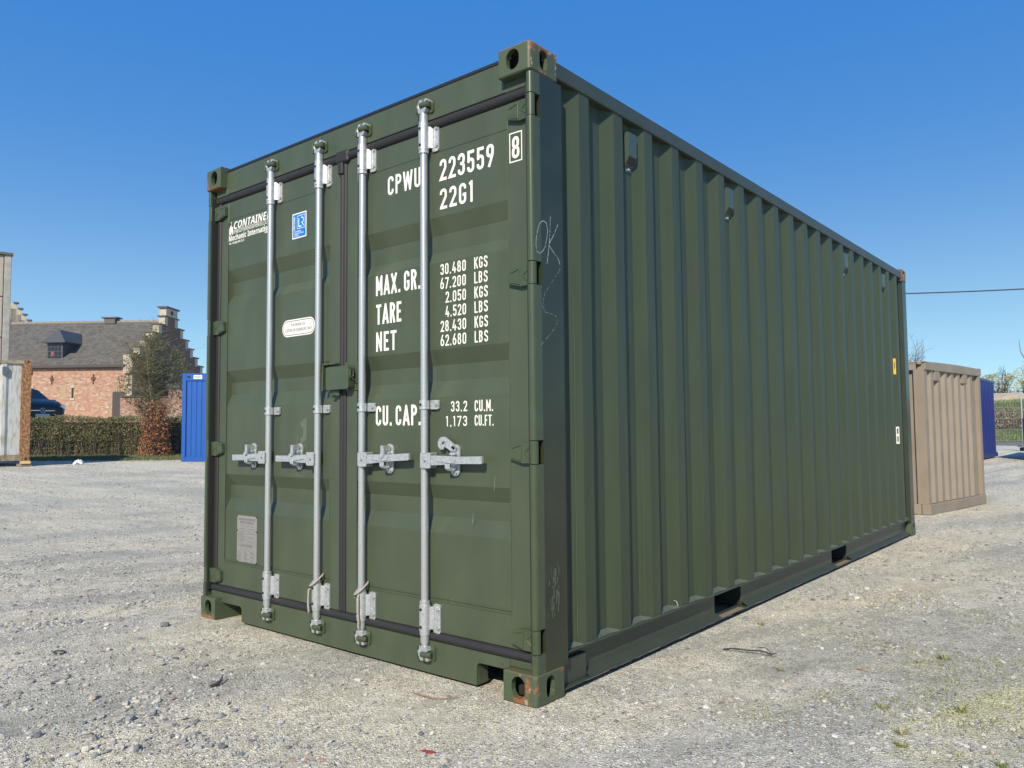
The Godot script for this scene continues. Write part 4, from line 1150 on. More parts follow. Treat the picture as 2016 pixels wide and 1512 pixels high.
func litter() -> void:
	rock("stone", "dark blue-grey stone casting a short shadow, alone left of the container's front corner", "stone", 0.06, 0.235, Vector3(0.085, 0.06, 0.06), Color(0.17, 0.19, 0.21), 1)
	rock("stone", "flat pale beige stone lying out on the gravel at the lower left", "stone", 0.98, 0.985, Vector3(0.10, 0.045, 0.06), Color(0.50, 0.44, 0.35), 2)
	rock("stone", "small flat cream stone just right of the larger beige one, lower left", "stone", 1.16, 0.90, Vector3(0.055, 0.025, 0.035), Color(0.56, 0.51, 0.42), 3)
	rock("stone", "grey pyramid-shaped stone among the rubble at the bottom left", "stone", 1.34, 1.005, Vector3(0.06, 0.05, 0.05), Color(0.24, 0.26, 0.28), 4)
	rock("stone", "white round pebble at the very bottom left edge of the yard", "stone", 1.50, 1.27, Vector3(0.055, 0.035, 0.042), Color(0.60, 0.60, 0.57), 5)
	rock("stone", "white chalky stone on the gravel below the container's long side", "stone", 2.795, -0.72, Vector3(0.04, 0.018, 0.028), Color(0.72, 0.70, 0.66), 6)
	rock("stone", "flat white stone between the two tufts at the lower right", "stone", 3.385, -0.43, Vector3(0.055, 0.02, 0.035), Color(0.72, 0.71, 0.68), 7)
	rock("stone", "small white stone beside the green tuft at the lower right", "stone", 3.675, -0.49, Vector3(0.042, 0.018, 0.03), Color(0.74, 0.72, 0.68), 8)
	rock("stone", "pale stone with a dark shaded side at the bottom right edge", "stone", 3.78, -0.41, Vector3(0.05, 0.03, 0.035), Color(0.62, 0.60, 0.55), 9)
	rock("stone", "rounded grey stone tucked under the first fork pocket", "stone", 2.475, -1.99, Vector3(0.06, 0.04, 0.05), Color(0.36, 0.37, 0.35), 10)
	rock("stone", "flat blue-grey stone lying by the rail near the fork pocket", "stone", 2.485, -1.82, Vector3(0.10, 0.025, 0.05), Color(0.30, 0.33, 0.37), 12)
	rock("brick_chip", "flat salmon brick chip at the bottom middle, leftmost of three in a row", "brick chip", 2.09, 0.83, Vector3(0.035, 0.012, 0.03), Color(0.46, 0.27, 0.19), 14)
	rock("brick_chip", "salmon brick chip in the middle of the row of three at the bottom", "brick chip", 2.125, 0.805, Vector3(0.03, 0.012, 0.026), Color(0.44, 0.25, 0.18), 15)
	rock("brick_chip", "rounded salmon brick chip, rightmost of the row of three at the bottom", "brick chip", 2.17, 0.775, Vector3(0.034, 0.012, 0.03), Color(0.46, 0.26, 0.18), 16)
	rock("brick_chip", "long thin red-brown brick splinter out on the mossy gravel at right", "brick chip", 3.255, -1.235, Vector3(0.10, 0.012, 0.022), Color(0.30, 0.13, 0.08), 17)
	var g := Geo.new()
	g.prism(P2([-0.026, -0.006, -0.008, -0.013, 0.02, -0.008, 0.027, 0.006, 0.008, 0.012, -0.016, 0.009]), Vector3(0, 0.004, 0), Vector3(1, 0, -0.25).normalized(), Vector3(0.25, 0.2, 1).normalized() * -1.3, Vector3(0, 0.002, 0))
	var o := part("plastic_scrap", g, sm(0.42, 0.035, 0.05, 0.45)); o.position = on(2.39, 0.52) + Vector3(0, fine_y(2.39, 0.52), 0)
	tag(o, "small bright red scrap of plastic on the gravel at the bottom middle", "scrap")
	# twigs and wire
	g = Geo.new()
	g.tube([Vector3(0, 0.004, 0), Vector3(0.05, 0.016, -0.02), Vector3(0.12, 0.015, -0.07), Vector3(0.19, 0.02, -0.11), Vector3(0.25, 0.012, -0.14), Vector3(0.28, 0.02, -0.15)], [0.0045, 0.0035, 0.0035, 0.003, 0.003, 0.0015], 6)
	g.tube([Vector3(0.25, 0.012, -0.14), Vector3(0.20, 0.03, -0.15), Vector3(0.13, 0.026, -0.12)], [0.003, 0.002, 0.001], 5)
	o = part("twig", g, M.bark_dark); o.position = on(2.655, -1.16); o.rotation.y = -0.35; o.scale = Vector3(0.78, 1, 0.78)
	tag(o, "bent dark forked twig lying on the gravel beside the container's long side", "twig")
	g = Geo.new()
	g.tube([Vector3(-0.02, 0.03, -0.02), Vector3(0, 0.012, 0), Vector3(0.015, 0.008, 0.03), Vector3(0.01, 0.006, 0.055)], [0.002, 0.006, 0.008, 0.004], 7)
	o = part("twig", g, sm(0.06, 0.05, 0.055, 0.7)); o.position = on(1.21, 0.57); tag(o, "short thick dark piece of stick standing up from the gravel in the left foreground", "stick")
	g = Geo.new()
	g.tube([Vector3(-0.11, 0.004, 0.02), Vector3(-0.05, 0.006, 0.03), Vector3(0.01, 0.006, 0.02), Vector3(0.06, 0.005, -0.02), Vector3(0.075, 0.012, -0.05)], [0.0016, 0.0016, 0.0016, 0.0016, 0.0016], 5)
	o = part("wire", g, sm(0.30, 0.10, 0.05, 0.6)); o.position = on(2.05, 0.14); tag(o, "thin rusty curved wire lying before the container's right-hand fork notch", "wire")
	g = Geo.new()
	var ring := []; var rr := []
	for i in 17: ring.append(Vector3(cos(TAU * i / 16) * 0.035, 0.006, sin(TAU * i / 16) * 0.022)); rr.append(0.0032)
	g.tube(ring, rr, 6)
	o = part("rubber_ring", g, M.rubber); o.position = on(0.18, 0.81) + Vector3(0, fine_y(0.18, 0.81), 0); tag(o, "small black rubber ring lying flat on the gravel at left", "rubber ring")
	# weeds
	for w in [["yellow-green grass tuft, nearest to the container's long side, just past the near corner", 2.61, -1.73, 0.05, 26, 0.25], ["dry straw-coloured grass tuft up the yard on the right", 3.50, -1.63, 0.06, 30, 0.6],
			["dark green grass tuft at right, the smallest one beside the mossy patch", 3.42, -1.50, 0.03, 20, 0.1], ["olive grass tuft at the right edge above the lower pair", 3.68, -0.94, 0.055, 30, 0.35],
			["sparse grass tuft left of the right-hand pair in the lower right", 3.45, -0.80, 0.05, 22, 0.3], ["yellowish low grass tuft at the lower right, in front of the white stones", 3.585, -0.47, 0.045, 34, 0.3],
			["broad straw and green tuft at the lower right, just behind the yellowish one", 3.56, -0.59, 0.055, 44, 0.45], ["green grass tuft at the bottom right corner of the yard", 3.86, -0.50, 0.05, 30, 0.15],
			["thin grass tuft above the scattered moss in the middle right", 2.98, -1.02, 0.035, 18, 0.2]]:
		tuft(w[0], w[1], w[2], w[3], w[4], w[5])
	var l := []
	for i in 5000:
		var x := rng.randf_range(2.6, 4.3); var z := rng.randf_range(-3.2, -0.3)
		if patches.get_noise_2d(x * 22.0 + 400.0, z * 22.0) < 0.10 + 0.18 * rng.randf(): continue
		if rng.randf() > sstep(2.55, 3.1, x): continue
		var s := rng.randf_range(0.006, 0.016)
		l.append([Transform3D(Basis.from_euler(Vector3(rng.randf_range(-0.9, 0.9), rng.randf() * TAU, 0)).scaled_local(Vector3(s, s, s)), Vector3(x, fine_y(x, z) + 0.002, z)), Color(0.16, 0.19, 0.05).lerp(Color(0.34, 0.30, 0.12), rng.randf())])
	tag(scatter("moss", leaf_mesh(0.5), M.leaf, l), "thin olive moss and sprouting weeds in the gravel at right", "moss", "", "stuff")

func leaf_mesh(wide := 0.6) -> ArrayMesh:
	var g := Geo.new()
	g.flat(Vector3(0, 0, 0), Vector3(wide / 2, 0.5, 0.12), Vector3(0, 1, 0)); g.flat(Vector3(0, 0, 0), Vector3(0, 1, 0), Vector3(-wide / 2, 0.5, 0.12))
	return g.mesh()

# ---------------------------------------------------------------- surroundings
func brick_image() -> ImageTexture:
	# faint courses of old mottled brick, too far away to tell one from the next
	var W := 512; var H := 512
	var im := Image.create(W, H, false, Image.FORMAT_RGB8)
	var f := FastNoiseLite.new(); f.seed = 8; f.frequency = 0.012; f.fractal_octaves = 4
	var r := RandomNumberGenerator.new(); r.seed = 2
	var mort := lin(0.40, 0.33, 0.26)
	for row in 32:
		var off := (row % 2) * 16
		for b in 16:
			var k := r.randf()
			var c := lin(0.27, 0.095, 0.055).lerp(lin(0.36, 0.16, 0.10), r.randf())
			if k < 0.2: c = lin(0.34, 0.21, 0.14)
			elif k < 0.27: c = lin(0.42, 0.34, 0.25)
			elif k > 0.92: c = lin(0.20, 0.085, 0.06)
			for y in 16:
				for x in 32:
					var px := (b * 32 + x + off) % W; var py := row * 16 + y
					var q := f.get_noise_2d(px, py)
					im.set_pixel(px, py, (mort if y < 4 or x < 4 else c).lerp(lin(0.50, 0.40, 0.30), clampf(q * 1.0, 0, 0.3)))
	return ImageTexture.create_from_image(im)

func slate_image() -> ImageTexture:
	var S := 512
	var im := Image.create(S, S, false, Image.FORMAT_RGB8)
	var f := FastNoiseLite.new(); f.seed = 31; f.frequency = 0.02; f.fractal_octaves = 4
	var r := RandomNumberGenerator.new(); r.seed = 6
	for row in 32:
		for b in 24:
			var base := lin(0.105, 0.10, 0.095) * r.randf_range(0.88, 1.12)
			for y in 16:
				for x in range(int(b * S / 24.0), int((b + 1) * S / 24.0)):
					var px := (x + (row % 2) * 10) % S
					im.set_pixel(px, row * 16 + y, (base * (0.82 if y > 13 else 1.0)).lerp(lin(0.14, 0.135, 0.12), clampf(f.get_noise_2d(px, row * 16 + y) + 0.2, 0, 0.7)))
	for i in 34:
		var cx := r.randi_range(6, S - 8); var cy := int(S * pow(r.randf(), 1.8)) % (S - 8)
		for k in 14: im.set_pixel(clampi(cx + r.randi_range(-5, 5), 0, S - 1), clampi(cy + r.randi_range(-2, 2), 0, S - 1), lin(0.45, 0.43, 0.37))
	return ImageTexture.create_from_image(im)

func wall_quad(g: Geo, a: Vector3, b: Vector3, c: Vector3, d: Vector3, s: float) -> void:
	# uv in metres / s, from the first corner
	var w := (b - a).length() / s; var h := (d - a).length() / s
	g.quad(a, b, c, d, Vector2(0, 0), Vector2(w, 0), Vector2(w, -h), Vector2(0, -h))

func farmhouse() -> void:
	# local axes: x along the front towards the right-hand corner (x = 0 there), z out of the front
	var t := thing("farmhouse", "long red brick farmhouse with slate roof, hipped dormer and white stepped gable", "farmhouse", Vector3(-37.55, 0, -16.75), atan2(0.606, 0.794))
	var base := 1.2; var eave := 4.72; var ridge := 7.66; var deep := 4.3; var L := -9.6
	var g := Geo.new()
	wall_quad(g, Vector3(L, base, 0), Vector3(0, base, 0), Vector3(0, eave, 0), Vector3(L, eave, 0), 2.1)
	wall_quad(g, Vector3(0, base, -deep * 2), Vector3(L, base, -deep * 2), Vector3(L, eave, -deep * 2), Vector3(0, eave, -deep * 2), 2.1)
	wall_quad(g, Vector3(L, base, -deep * 2), Vector3(L, base, 0), Vector3(L, eave, 0), Vector3(L, eave, -deep * 2), 2.1)
	part("wall", g, M.brick, t)
	g = Geo.new()
	var sl := Vector3(0, ridge - eave, -deep)
	for s in [1, 0]:
		var e := Vector3(0, eave + 0.03, 0.18 if s else -deep * 2 - 0.18); var rd := Vector3(0, ridge, -deep)
		var a := Vector3(L, e.y, e.z); var b := Vector3(-0.30, e.y, e.z); var c := Vector3(-0.30, rd.y, rd.z); var d := Vector3(L, rd.y, rd.z)
		var w := 9.3 / 4.4; var h := 5.2 / 4.4
		if s: g.quad(a, b, c, d, Vector2(0, h), Vector2(w, h), Vector2(w, 0), Vector2(0, 0))
		else: g.quad(b, a, d, c, Vector2(0, h), Vector2(w, h), Vector2(w, 0), Vector2(0, 0))
	var roof := part("roof", g, M.slate, t)
	g = Geo.new(); g.tube([Vector3(L, ridge, -deep), Vector3(-3.4, ridge + 0.02, -deep), Vector3(-0.3, ridge, -deep)], [0.11, 0.11, 0.11], 8); part("ridge_cap", g, M.ridge, roof)
	g = Geo.new(); g.box(Vector3(-3.9, ridge - 0.1, -deep - 0.25), Vector3(-3.25, ridge + 0.22, -deep + 0.25)); g.box(Vector3(-4.05, ridge + 0.22, -deep - 0.32), Vector3(-3.1, ridge + 0.29, -deep + 0.32)); part("chimney", g, M.stone_dark, roof)
	g = Geo.new(); g.box(Vector3(L, 4.52, 0.004), Vector3(-0.3, 4.62, 0.10)); part("cornice", g, M.brown_paint, t)
	g = Geo.new(); g.prism(P2([0.02, 4.62, 0.22, 4.62, 0.26, 4.76, 0.14, 4.76]), Vector3(L, 0, 0), Vector3(0, 0, 1), Vector3(0, 1, 0), Vector3(-L - 0.3, 0, 0)); part("gutter", g, M.gutter, t)
	# stepped gable
	var st := [0.0, 0.73, 1.42, 2.08, 2.80, 3.50]
	var hy := [5.30, 5.78, 6.26, 6.74, 7.30, 7.84]
	var poly := [0.0, base]
	for i in 6: poly += [st[i], hy[i - 1] if i > 0 else base, st[i], hy[i]]
	poly += [3.62, hy[5], 3.62, 8.36, 4.98, 8.36, 4.98, hy[5]]
	for i in [5, 4, 3, 2, 1, 0]: poly += [2 * deep - st[i], hy[i], 2 * deep - st[i], hy[i - 1] if i > 0 else base]
	var clean := PackedVector2Array()
	for q in P2(poly):
		if clean.is_empty() or clean[-1].distance_to(q) > 0.001: clean.append(q)
	if clean[0].distance_to(clean[-1]) < 0.001: clean.remove_at(0)
	g = Geo.new(); g.prism(clean, Vector3(0, 0, 0), Vector3(0, 0, -1), Vector3(0, 1, 0), Vector3(-0.34, 0, 0))
	part("gable_wall", g, M.brick_shaded, t)
	for s in 2:
		for i in 6:
			var y0: float = hy[i] - 0.50 if i > 0 else 4.25; var y1: float = hy[i]
			var z0: float = st[i]; var z1: float = st[i] + 0.36
			if s: z0 = 2 * deep - st[i]; z1 = z0 - 0.36
			g = Geo.new(); g.box(Vector3(-0.352, y0, -z0 + (0.012 if not s else -0.012)), Vector3(0.012, y1, -z1)); var o := part("gable_step", g, M.white_stone, t)
			var zz: float = st[i + 1] if i < 5 else 3.62
			if s: zz = 2 * deep - zz
			g = Geo.new(); g.box(Vector3(-0.42, y1, -z0 + (0.09 if not s else -0.09)), Vector3(0.08, y1 + 0.07, -zz)); part("step_coping", g, M.stone_dark, o)
	g = Geo.new(); g.box(Vector3(-0.37, 7.92, -3.60), Vector3(0.03, 8.37, -5.0)); var pk := part("gable_peak", g, M.white_stone, t)
	g = Geo.new(); g.box(Vector3(-0.46, 8.37, -3.48), Vector3(0.12, 8.46, -5.12)); part("step_coping", g, M.stone_dark, pk)
	g = Geo.new(); g.box(Vector3(0.03, 8.02, -4.15), Vector3(0.034, 8.26, -4.45)); part("niche", g, M.inner_dark, pk)
	# white corner quoins and a stone bracket
	for i in 9:
		var y := 1.25 + i * 0.34
		g = Geo.new(); g.box(Vector3(-0.30 - 0.10 * (i % 2), y + 0.006, -0.3 - 0.1 * ((i + 1) % 2)), Vector3(0.012, y + 0.334, 0.014)); part("quoin", g, M.white_stone, t)
	g = Geo.new(); g.prism(P2([-0.40, 4.30, -0.40, 5.28, 0.10, 5.28, 0.10, 4.60, 0.0, 4.30]), Vector3(0, 0, 0.016), Vector3(1, 0, 0), Vector3(0, 1, 0), Vector3(0, 0, 0.16)); part("kneeler_stone", g, M.white_stone, t)
	# door in a stone surround
	g = Geo.new()
	for i in 7:
		for x in [-0.345, -1.02]: g.box(Vector3(x, 1.22 + i * 0.30, 0.004), Vector3(x + (0.14 if i % 2 else 0.09) * (1 if x > -0.6 else -1), 1.50 + i * 0.30, 0.03))
	for i in 9:
		var a := PI * (0.08 + 0.84 * i / 8.0)
		g.cbox(Vector3(-0.68 + cos(a) * 0.42, 3.30 + sin(a) * 0.14, 0.012), Vector3(0.11, 0.24, 0.03), 0.004)
	part("door_surround", g, M.pale_brick, t)
	var d := Geo.new(); d.box(Vector3(-1.0, 1.22, 0.006), Vector3(-0.36, 3.32, 0.028)); var dr := part("door", d, M.door_grey, t)
	for i in 5:
		g = Geo.new(); g.box(Vector3(-0.985 + i * 0.124, 1.24, 0.0285), Vector3(-0.985 + i * 0.124 + 0.112, 3.28, 0.036)); part("plank", g, M.door_grey, dr)
	g = Geo.new(); g.box(Vector3(-0.46, 2.2, 0.036), Vector3(-0.43, 2.3, 0.06)); part("handle", g, M.ink, dr)
	# slit windows, wall anchors, vent, patches of pale brick
	for x in [-3.21, -5.46]:
		g = Geo.new(); g.box(Vector3(x - 0.05, 3.00, 0.004), Vector3(x + 0.05, 3.55, 0.012)); var s := part("slit_window", g, M.inner_dark, t)
		g = Geo.new(); g.box(Vector3(x - 0.11, 3.55, 0.004), Vector3(x + 0.11, 3.68, 0.03)); part("lintel", g, M.white_stone, s); g = Geo.new(); g.box(Vector3(x - 0.12, 2.88, 0.004), Vector3(x + 0.12, 3.0, 0.04)); part("sill", g, M.white_stone, s)
	for q in [[-4.35, 3.95], [-2.09, 3.97], [-0.16, 3.95]]:
		g = Geo.new()
		g.box(Vector3(q[0] - 0.022, q[1] - 0.24, 0.004), Vector3(q[0] + 0.022, q[1] + 0.22, 0.03))
		for sx in [-1, 1]:
			g.tube([Vector3(q[0], q[1] - 0.05, 0.02), Vector3(q[0] + sx * 0.09, q[1] + 0.02, 0.02), Vector3(q[0] + sx * 0.10, q[1] + 0.11, 0.02), Vector3(q[0] + sx * 0.05, q[1] + 0.13, 0.02)], [0.022, 0.02, 0.018, 0.012], 5)
		g.prism(P2([-0.05, 0.0, 0.0, 0.1, 0.05, 0.0, 0.0, -0.06]), Vector3(q[0], q[1] + 0.22, 0.006), Vector3.RIGHT, Vector3.UP, Vector3(0, 0, 0.02))
		part("wall_anchor", g, M.iron, t)
	g = Geo.new(); g.prism(stadium(0.36, 0.5, 6), Vector3(-3.72, 3.42, 0.003), Vector3.RIGHT, Vector3.UP, Vector3(0, 0, 0.006)); part("brick_patch", g, M.pale_brick, t); g = Geo.new(); g.box(Vector3(-2.75, 3.35, 0.003), Vector3(-2.58, 3.55, 0.01)); part("brick_patch", g, M.pale_brick, t); g = Geo.new(); g.box(Vector3(-4.4, 3.4, 0.003), Vector3(-4.22, 3.56, 0.01)); part("brick_patch", g, M.pale_brick, t)
	g = Geo.new(); g.box(Vector3(-1.36, 2.44, 0.004), Vector3(-1.20, 2.56, 0.02)); part("vent_stone", g, M.white_stone, t); g = Geo.new(); g.box(Vector3(-1.42, 2.19, 0.004), Vector3(-1.26, 2.30, 0.02)); part("vent_stone", g, M.white_stone, t)
	# dormer
	var zf := -0.50
	g = Geo.new()
	g.quad(Vector3(-4.98, 5.05, zf), Vector3(-4.12, 5.05, zf), Vector3(-4.12, 6.12, zf), Vector3(-4.98, 6.12, zf))
	g.flat(Vector3(-4.12, 5.05, zf), Vector3(-4.12, 6.12, -2.1), Vector3(-4.12, 6.12, zf)); g.flat(Vector3(-4.98, 5.05, zf), Vector3(-4.98, 6.12, zf), Vector3(-4.98, 6.12, -2.1))
	var dm := part("dormer", g, M.lead, t)
	g = Geo.new()
	var A := Vector3(-5.22, 6.10, zf + 0.22); var B := Vector3(-3.88, 6.10, zf + 0.22); var A2 := Vector3(-5.22, 6.10, -2.1); var B2 := Vector3(-3.88, 6.10, -2.1); var R1 := Vector3(-4.55, 6.80, zf - 0.35); var R2 := Vector3(-4.55, 6.80, -3.05)
	g.flat(A, B, R1); g.quad(B, B2, R2, R1); g.quad(A2, A, R1, R2); g.quad(A, A2, B2, B)
	g.box(A + Vector3(0, -0.07, 0), Vector3(B.x, 6.098, -2.0))
	part("dormer_roof", g, M.lead, dm)
	for c in 2:
		for r in 2:
			g = Geo.new(); var x := -4.92 + c * 0.38; var y := 5.14 + r * 0.46
			g.box(Vector3(x, y, zf + 0.004), Vector3(x + 0.34, y + 0.42, zf + 0.012)); part("pane", g, M.window_glass, dm)
	g = Geo.new()
	for c in 2:
		for r in 2:
			var x := -4.92 + c * 0.38; var y := 5.14 + r * 0.46
			g.box(Vector3(x + 0.16, y, zf + 0.012), Vector3(x + 0.18, y + 0.42, zf + 0.02)); g.box(Vector3(x, y + 0.2, zf + 0.0125), Vector3(x + 0.34, y + 0.22, zf + 0.0205))
	g.box(Vector3(-4.95, 5.08, zf + 0.002), Vector3(-4.15, 5.135, zf + 0.03)); g.box(Vector3(-4.57, 5.1, zf + 0.002), Vector3(-4.545, 6.1, zf + 0.026))
	part("window_frame", g, M.lead, dm)
	g = Geo.new(); g.box(Vector3(-4.75, 5.3, zf + 0.013), Vector3(-4.6, 5.55, zf + 0.016)); part("curtain", g, sm(0.25, 0.05, 0.04), dm)
	# its neighbour, whose stepped gable shows over the ridge
	var h := thing("gabled_house", "house behind the farmhouse showing only its descending white gable steps at left", "house", Vector3(-56.9, 1.2, -16.6), atan2(0.94, 0.34))
	g = Geo.new(); g.box(Vector3(-7.0, 0, -0.4), Vector3(2.6, 6.8, 0.0)); part("wall", g, M.brick, h)
	for i in 5:
		var x := 0.72 + i * 0.27; var y := 9.05 - i * 0.39
		g = Geo.new(); g.box(Vector3(x - 0.5, y - 3.0, -0.36), Vector3(x + 0.16, y, 0.02)); var s := part("gable_step", g, M.white_stone if i else M.white_stone, h)
		g = Geo.new(); g.box(Vector3(x - 0.06, y, -0.45), Vector3(x + 0.27, y + 0.08, 0.12)); part("step_coping", g, M.stone_dark, s)
	g = Geo.new(); g.prism(P2([-7.0, 6.6, 2.0, 6.6, 0.1, 8.3, -7.0, 8.3]), Vector3(0, 0, 0.03), Vector3.RIGHT, Vector3.UP, Vector3(0, 0, 0.05)); part("roof", g, M.slate_flat, h)

func left_background() -> void:
	farmhouse()
	# concrete panel building
	var t := thing("concrete_building", "tall windowless building of pale pebbled concrete panels at the left edge", "concrete building", Vector3(-25.3, 0.4, -7.05), atan2(0.94, 0.34) + 0.11)
	var ys := [0.0, 1.9, 3.92, 5.30, 6.72]
	for i in 4:
		for k in 2:
			var g := Geo.new(); g.cbox(Vector3(-2.52 - k * 4.62, (ys[i] + ys[i + 1]) / 2, -0.1), Vector3(4.6, ys[i + 1] - ys[i] - 0.03, 0.2), 0.012)
			part("wall_panel", g, M.pebble, t)
	var g := Geo.new(); g.cbox(Vector3(-0.10, 3.36, -0.09), Vector3(0.20, 6.72, 0.24), 0.012); part("corner_pillar", g, M.concrete, t)
	g = Geo.new(); g.box(Vector3(-9.4, 6.72, -6.2), Vector3(0.04, 6.80, 0.08)); part("coping", g, M.stone_dark, t)
	g = Geo.new(); g.box(Vector3(-9.4, 0, -6.0), Vector3(-0.02, 6.72, -0.22)); part("wall_core", g, M.concrete, t)
	# white corrugated container with a rusty post, side on
	var p := Vector3(-18.75, gy(-18.75, -5.52) + 0.14, -5.52)
	t = thing("shipping_container", "weathered white corrugated container with rust-brown end post, cut by the left edge of the picture", "shipping container", p, atan2(0.94, 0.34) + 0.06)
	var H := 2.68; var Ln := -6.06
	g = Geo.new()
	var x := -0.42
	while x > Ln + 0.3:
		g.quad(Vector3(x - 0.09, 0.16, -0.05), Vector3(x, 0.16, -0.05), Vector3(x, H - 0.1, -0.05), Vector3(x - 0.09, H - 0.1, -0.05))
		g.quad(Vector3(x - 0.15, 0.16, -0.012), Vector3(x - 0.09, 0.16, -0.05), Vector3(x - 0.09, H - 0.1, -0.05), Vector3(x - 0.15, H - 0.1, -0.012))
		g.quad(Vector3(x - 0.23, 0.16, -0.012), Vector3(x - 0.15, 0.16, -0.012), Vector3(x - 0.15, H - 0.1, -0.012), Vector3(x - 0.23, H - 0.1, -0.012))
		g.quad(Vector3(x - 0.29, 0.16, -0.05), Vector3(x - 0.23, 0.16, -0.012), Vector3(x - 0.23, H - 0.1, -0.012), Vector3(x - 0.29, H - 0.1, -0.05))
		x -= 0.29
	g.quad(Vector3(-0.42, 0.16, -0.05), Vector3(-0.2, 0.16, -0.05), Vector3(-0.2, H - 0.1, -0.05), Vector3(-0.42, H - 0.1, -0.05))
	part("side_panel", g, M.old_white, t)
	g = Geo.new(); g.box(Vector3(Ln, H - 0.11, -0.06), Vector3(-0.17, H - 0.02, -0.001)); part("side_rail", g, M.old_cream, t); g = Geo.new(); g.box(Vector3(Ln, 0.01, -0.06), Vector3(-0.17, 0.17, -0.004)); part("side_rail", g, M.old_cream, t)
	g = Geo.new(); g.box(Vector3(-0.235, 0.118, -0.16), Vector3(-0.004, H - 0.118, -0.003)); part("corner_post", g, M.rust, t)
	g = Geo.new(); g.box(Vector3(Ln, 0.17, -2.4), Vector3(-0.01, H - 0.05, -0.12)); part("body", g, M.old_white, t)
	for y in [0.0, H - 0.118]:
		g = Geo.new(); g.box(Vector3(-0.178, y, -0.162), Vector3(0, y + 0.118, 0)); var cst := part("corner_casting", g, M.rust, t)
		g = Geo.new(); g.prism(stadium(0.05, 0.078), Vector3(-0.085, y + 0.06, 0.001), Vector3.RIGHT, Vector3.UP, Vector3(0, 0, 0.001)); part("casting_hole", g, M.inner_dark, cst)
	for y in [0.32, 0.95, 1.65, 2.33]:
		g = Geo.new(); g.cyl(Vector3(0.004, y - 0.05, -0.04), Vector3(0.004, y + 0.05, -0.04), 0.022, -1, 8); part("hinge", g, M.iron, t)
	g = Geo.new(); g.prism(rrect(-0.66, 2.26, -0.55, 2.48, 0.02), Vector3(0, 0, -0.012), Vector3.RIGHT, Vector3.UP, Vector3(0, 0, 0.05)); part("vent", g, M.slate_blue, t)
	var wb := p + Basis(Vector3.UP, t.rotation.y) * Vector3(-0.09, 0, -0.03)
	for q in [["yellow wooden packing block on top, under the rusty corner of the white container", Vector3(0.05, -0.035, 0.02), Vector3(0.24, 0.07, 0.16), M.wood_new], ["weathered wooden block at the bottom, under the yellow one at the rusty corner", Vector3(-0.02, -0.105, 0.02), Vector3(0.34, 0.07, 0.2), M.wood_old]]:
		g = Geo.new(); g.cbox(Vector3.ZERO, q[2], 0.004); var o := part("wooden_block", g, q[3]); o.position = wb + q[1]; o.rotation.y = t.rotation.y; tag(o, q[0], "wooden block")
	# bright blue site cabin
	var c0 := on(-17.68, -9.86); var dirx := Vector3(-17.68 + 18.18, 0, -9.86 + 9.4).normalized()
	t = thing("site_cabin", "bright blue steel site cabin at the end of the hedge, half hidden by the container", "site cabin", on(-18.18, -9.4), atan2(-dirx.z, dirx.x))
	g = Geo.new(); g.box(Vector3(0, 0.12, -2.4), Vector3(2.6, 2.58, -0.02)); part("body", g, M.cabin_blue, t)
	g = Geo.new(); g.box(Vector3(0, 2.42, -0.018), Vector3(2.6, 2.64, 0.02)); part("frame_rail", g, M.cabin_blue, t); g = Geo.new(); g.box(Vector3(0, 0.0, -0.018), Vector3(2.6, 0.13, 0.02)); part("frame_rail", g, M.cabin_blue, t); g = Geo.new(); g.box(Vector3(0, 2.581, -2.4), Vector3(2.6, 2.63, -0.02)); part("frame_rail", g, M.cabin_blue, t)
	g = Geo.new(); g.cbox(Vector3(0.06, 1.31, -0.04), Vector3(0.12, 2.62, 0.14), 0.01); part("corner_post", g, M.cabin_blue, t)
	for i in 9:
		g = Geo.new(); g.cbox(Vector3(0.2 + i * 0.15, 1.27, -0.018), Vector3(0.138, 2.29, 0.02), 0.008); part("wall_panel", g, M.cabin_blue, t)
	g = Geo.new(); g.box(Vector3(0.33, 2.47, 0.021), Vector3(0.58, 2.585, 0.024)); part("name_plate", g, M.print_white, t)
	g = Geo.new()
	for i in 2: g.box(Vector3(0.35, 2.495 + i * 0.045, 0.0242), Vector3(0.56, 2.515 + i * 0.045, 0.0246))
	part("plate_print", g, M.slate_blue, t)
	g = Geo.new(); g.box(Vector3(0.14, 2.50, 0.0205), Vector3(0.24, 2.56, 0.022)); part("fork_slot", g, M.inner_dark, t)
	# garden wall right of the house
	t = thing("garden_wall", "low old brick garden wall with a stone coping and capped pillar, right of the farmhouse gable", "garden wall", Vector3(-35.7, 1.0, -16.0), atan2(-(-1.75), 0.8) )
	var wd := Vector3(-34.73 + 35.68, 0, -18.01 + 16.07).normalized()
	t.rotation.y = atan2(-wd.z, wd.x)
	g = Geo.new(); wall_quad(g, Vector3(-0.6, -0.3, 0.15), Vector3(3.6, -0.3, 0.15), Vector3(3.6, 1.92, 0.15), Vector3(-0.6, 1.92, 0.15), 2.1); g.box(Vector3(-0.6, -0.3, -0.15), Vector3(3.6, 1.92, 0.148)); part("wall", g, M.brick, t)
	g = Geo.new(); g.box(Vector3(-0.6, 1.92, -0.2), Vector3(1.6, 2.0, 0.2)); part("coping", g, M.stone_dark, t)
	g = Geo.new(); wall_quad(g, Vector3(1.62, -0.3, 0.28), Vector3(2.5, -0.3, 0.28), Vector3(2.5, 2.42, 0.28), Vector3(1.62, 2.42, 0.28), 2.1); g.box(Vector3(1.62, -0.3, -0.28), Vector3(2.5, 2.42, 0.278)); part("pillar", g, M.brick, t)
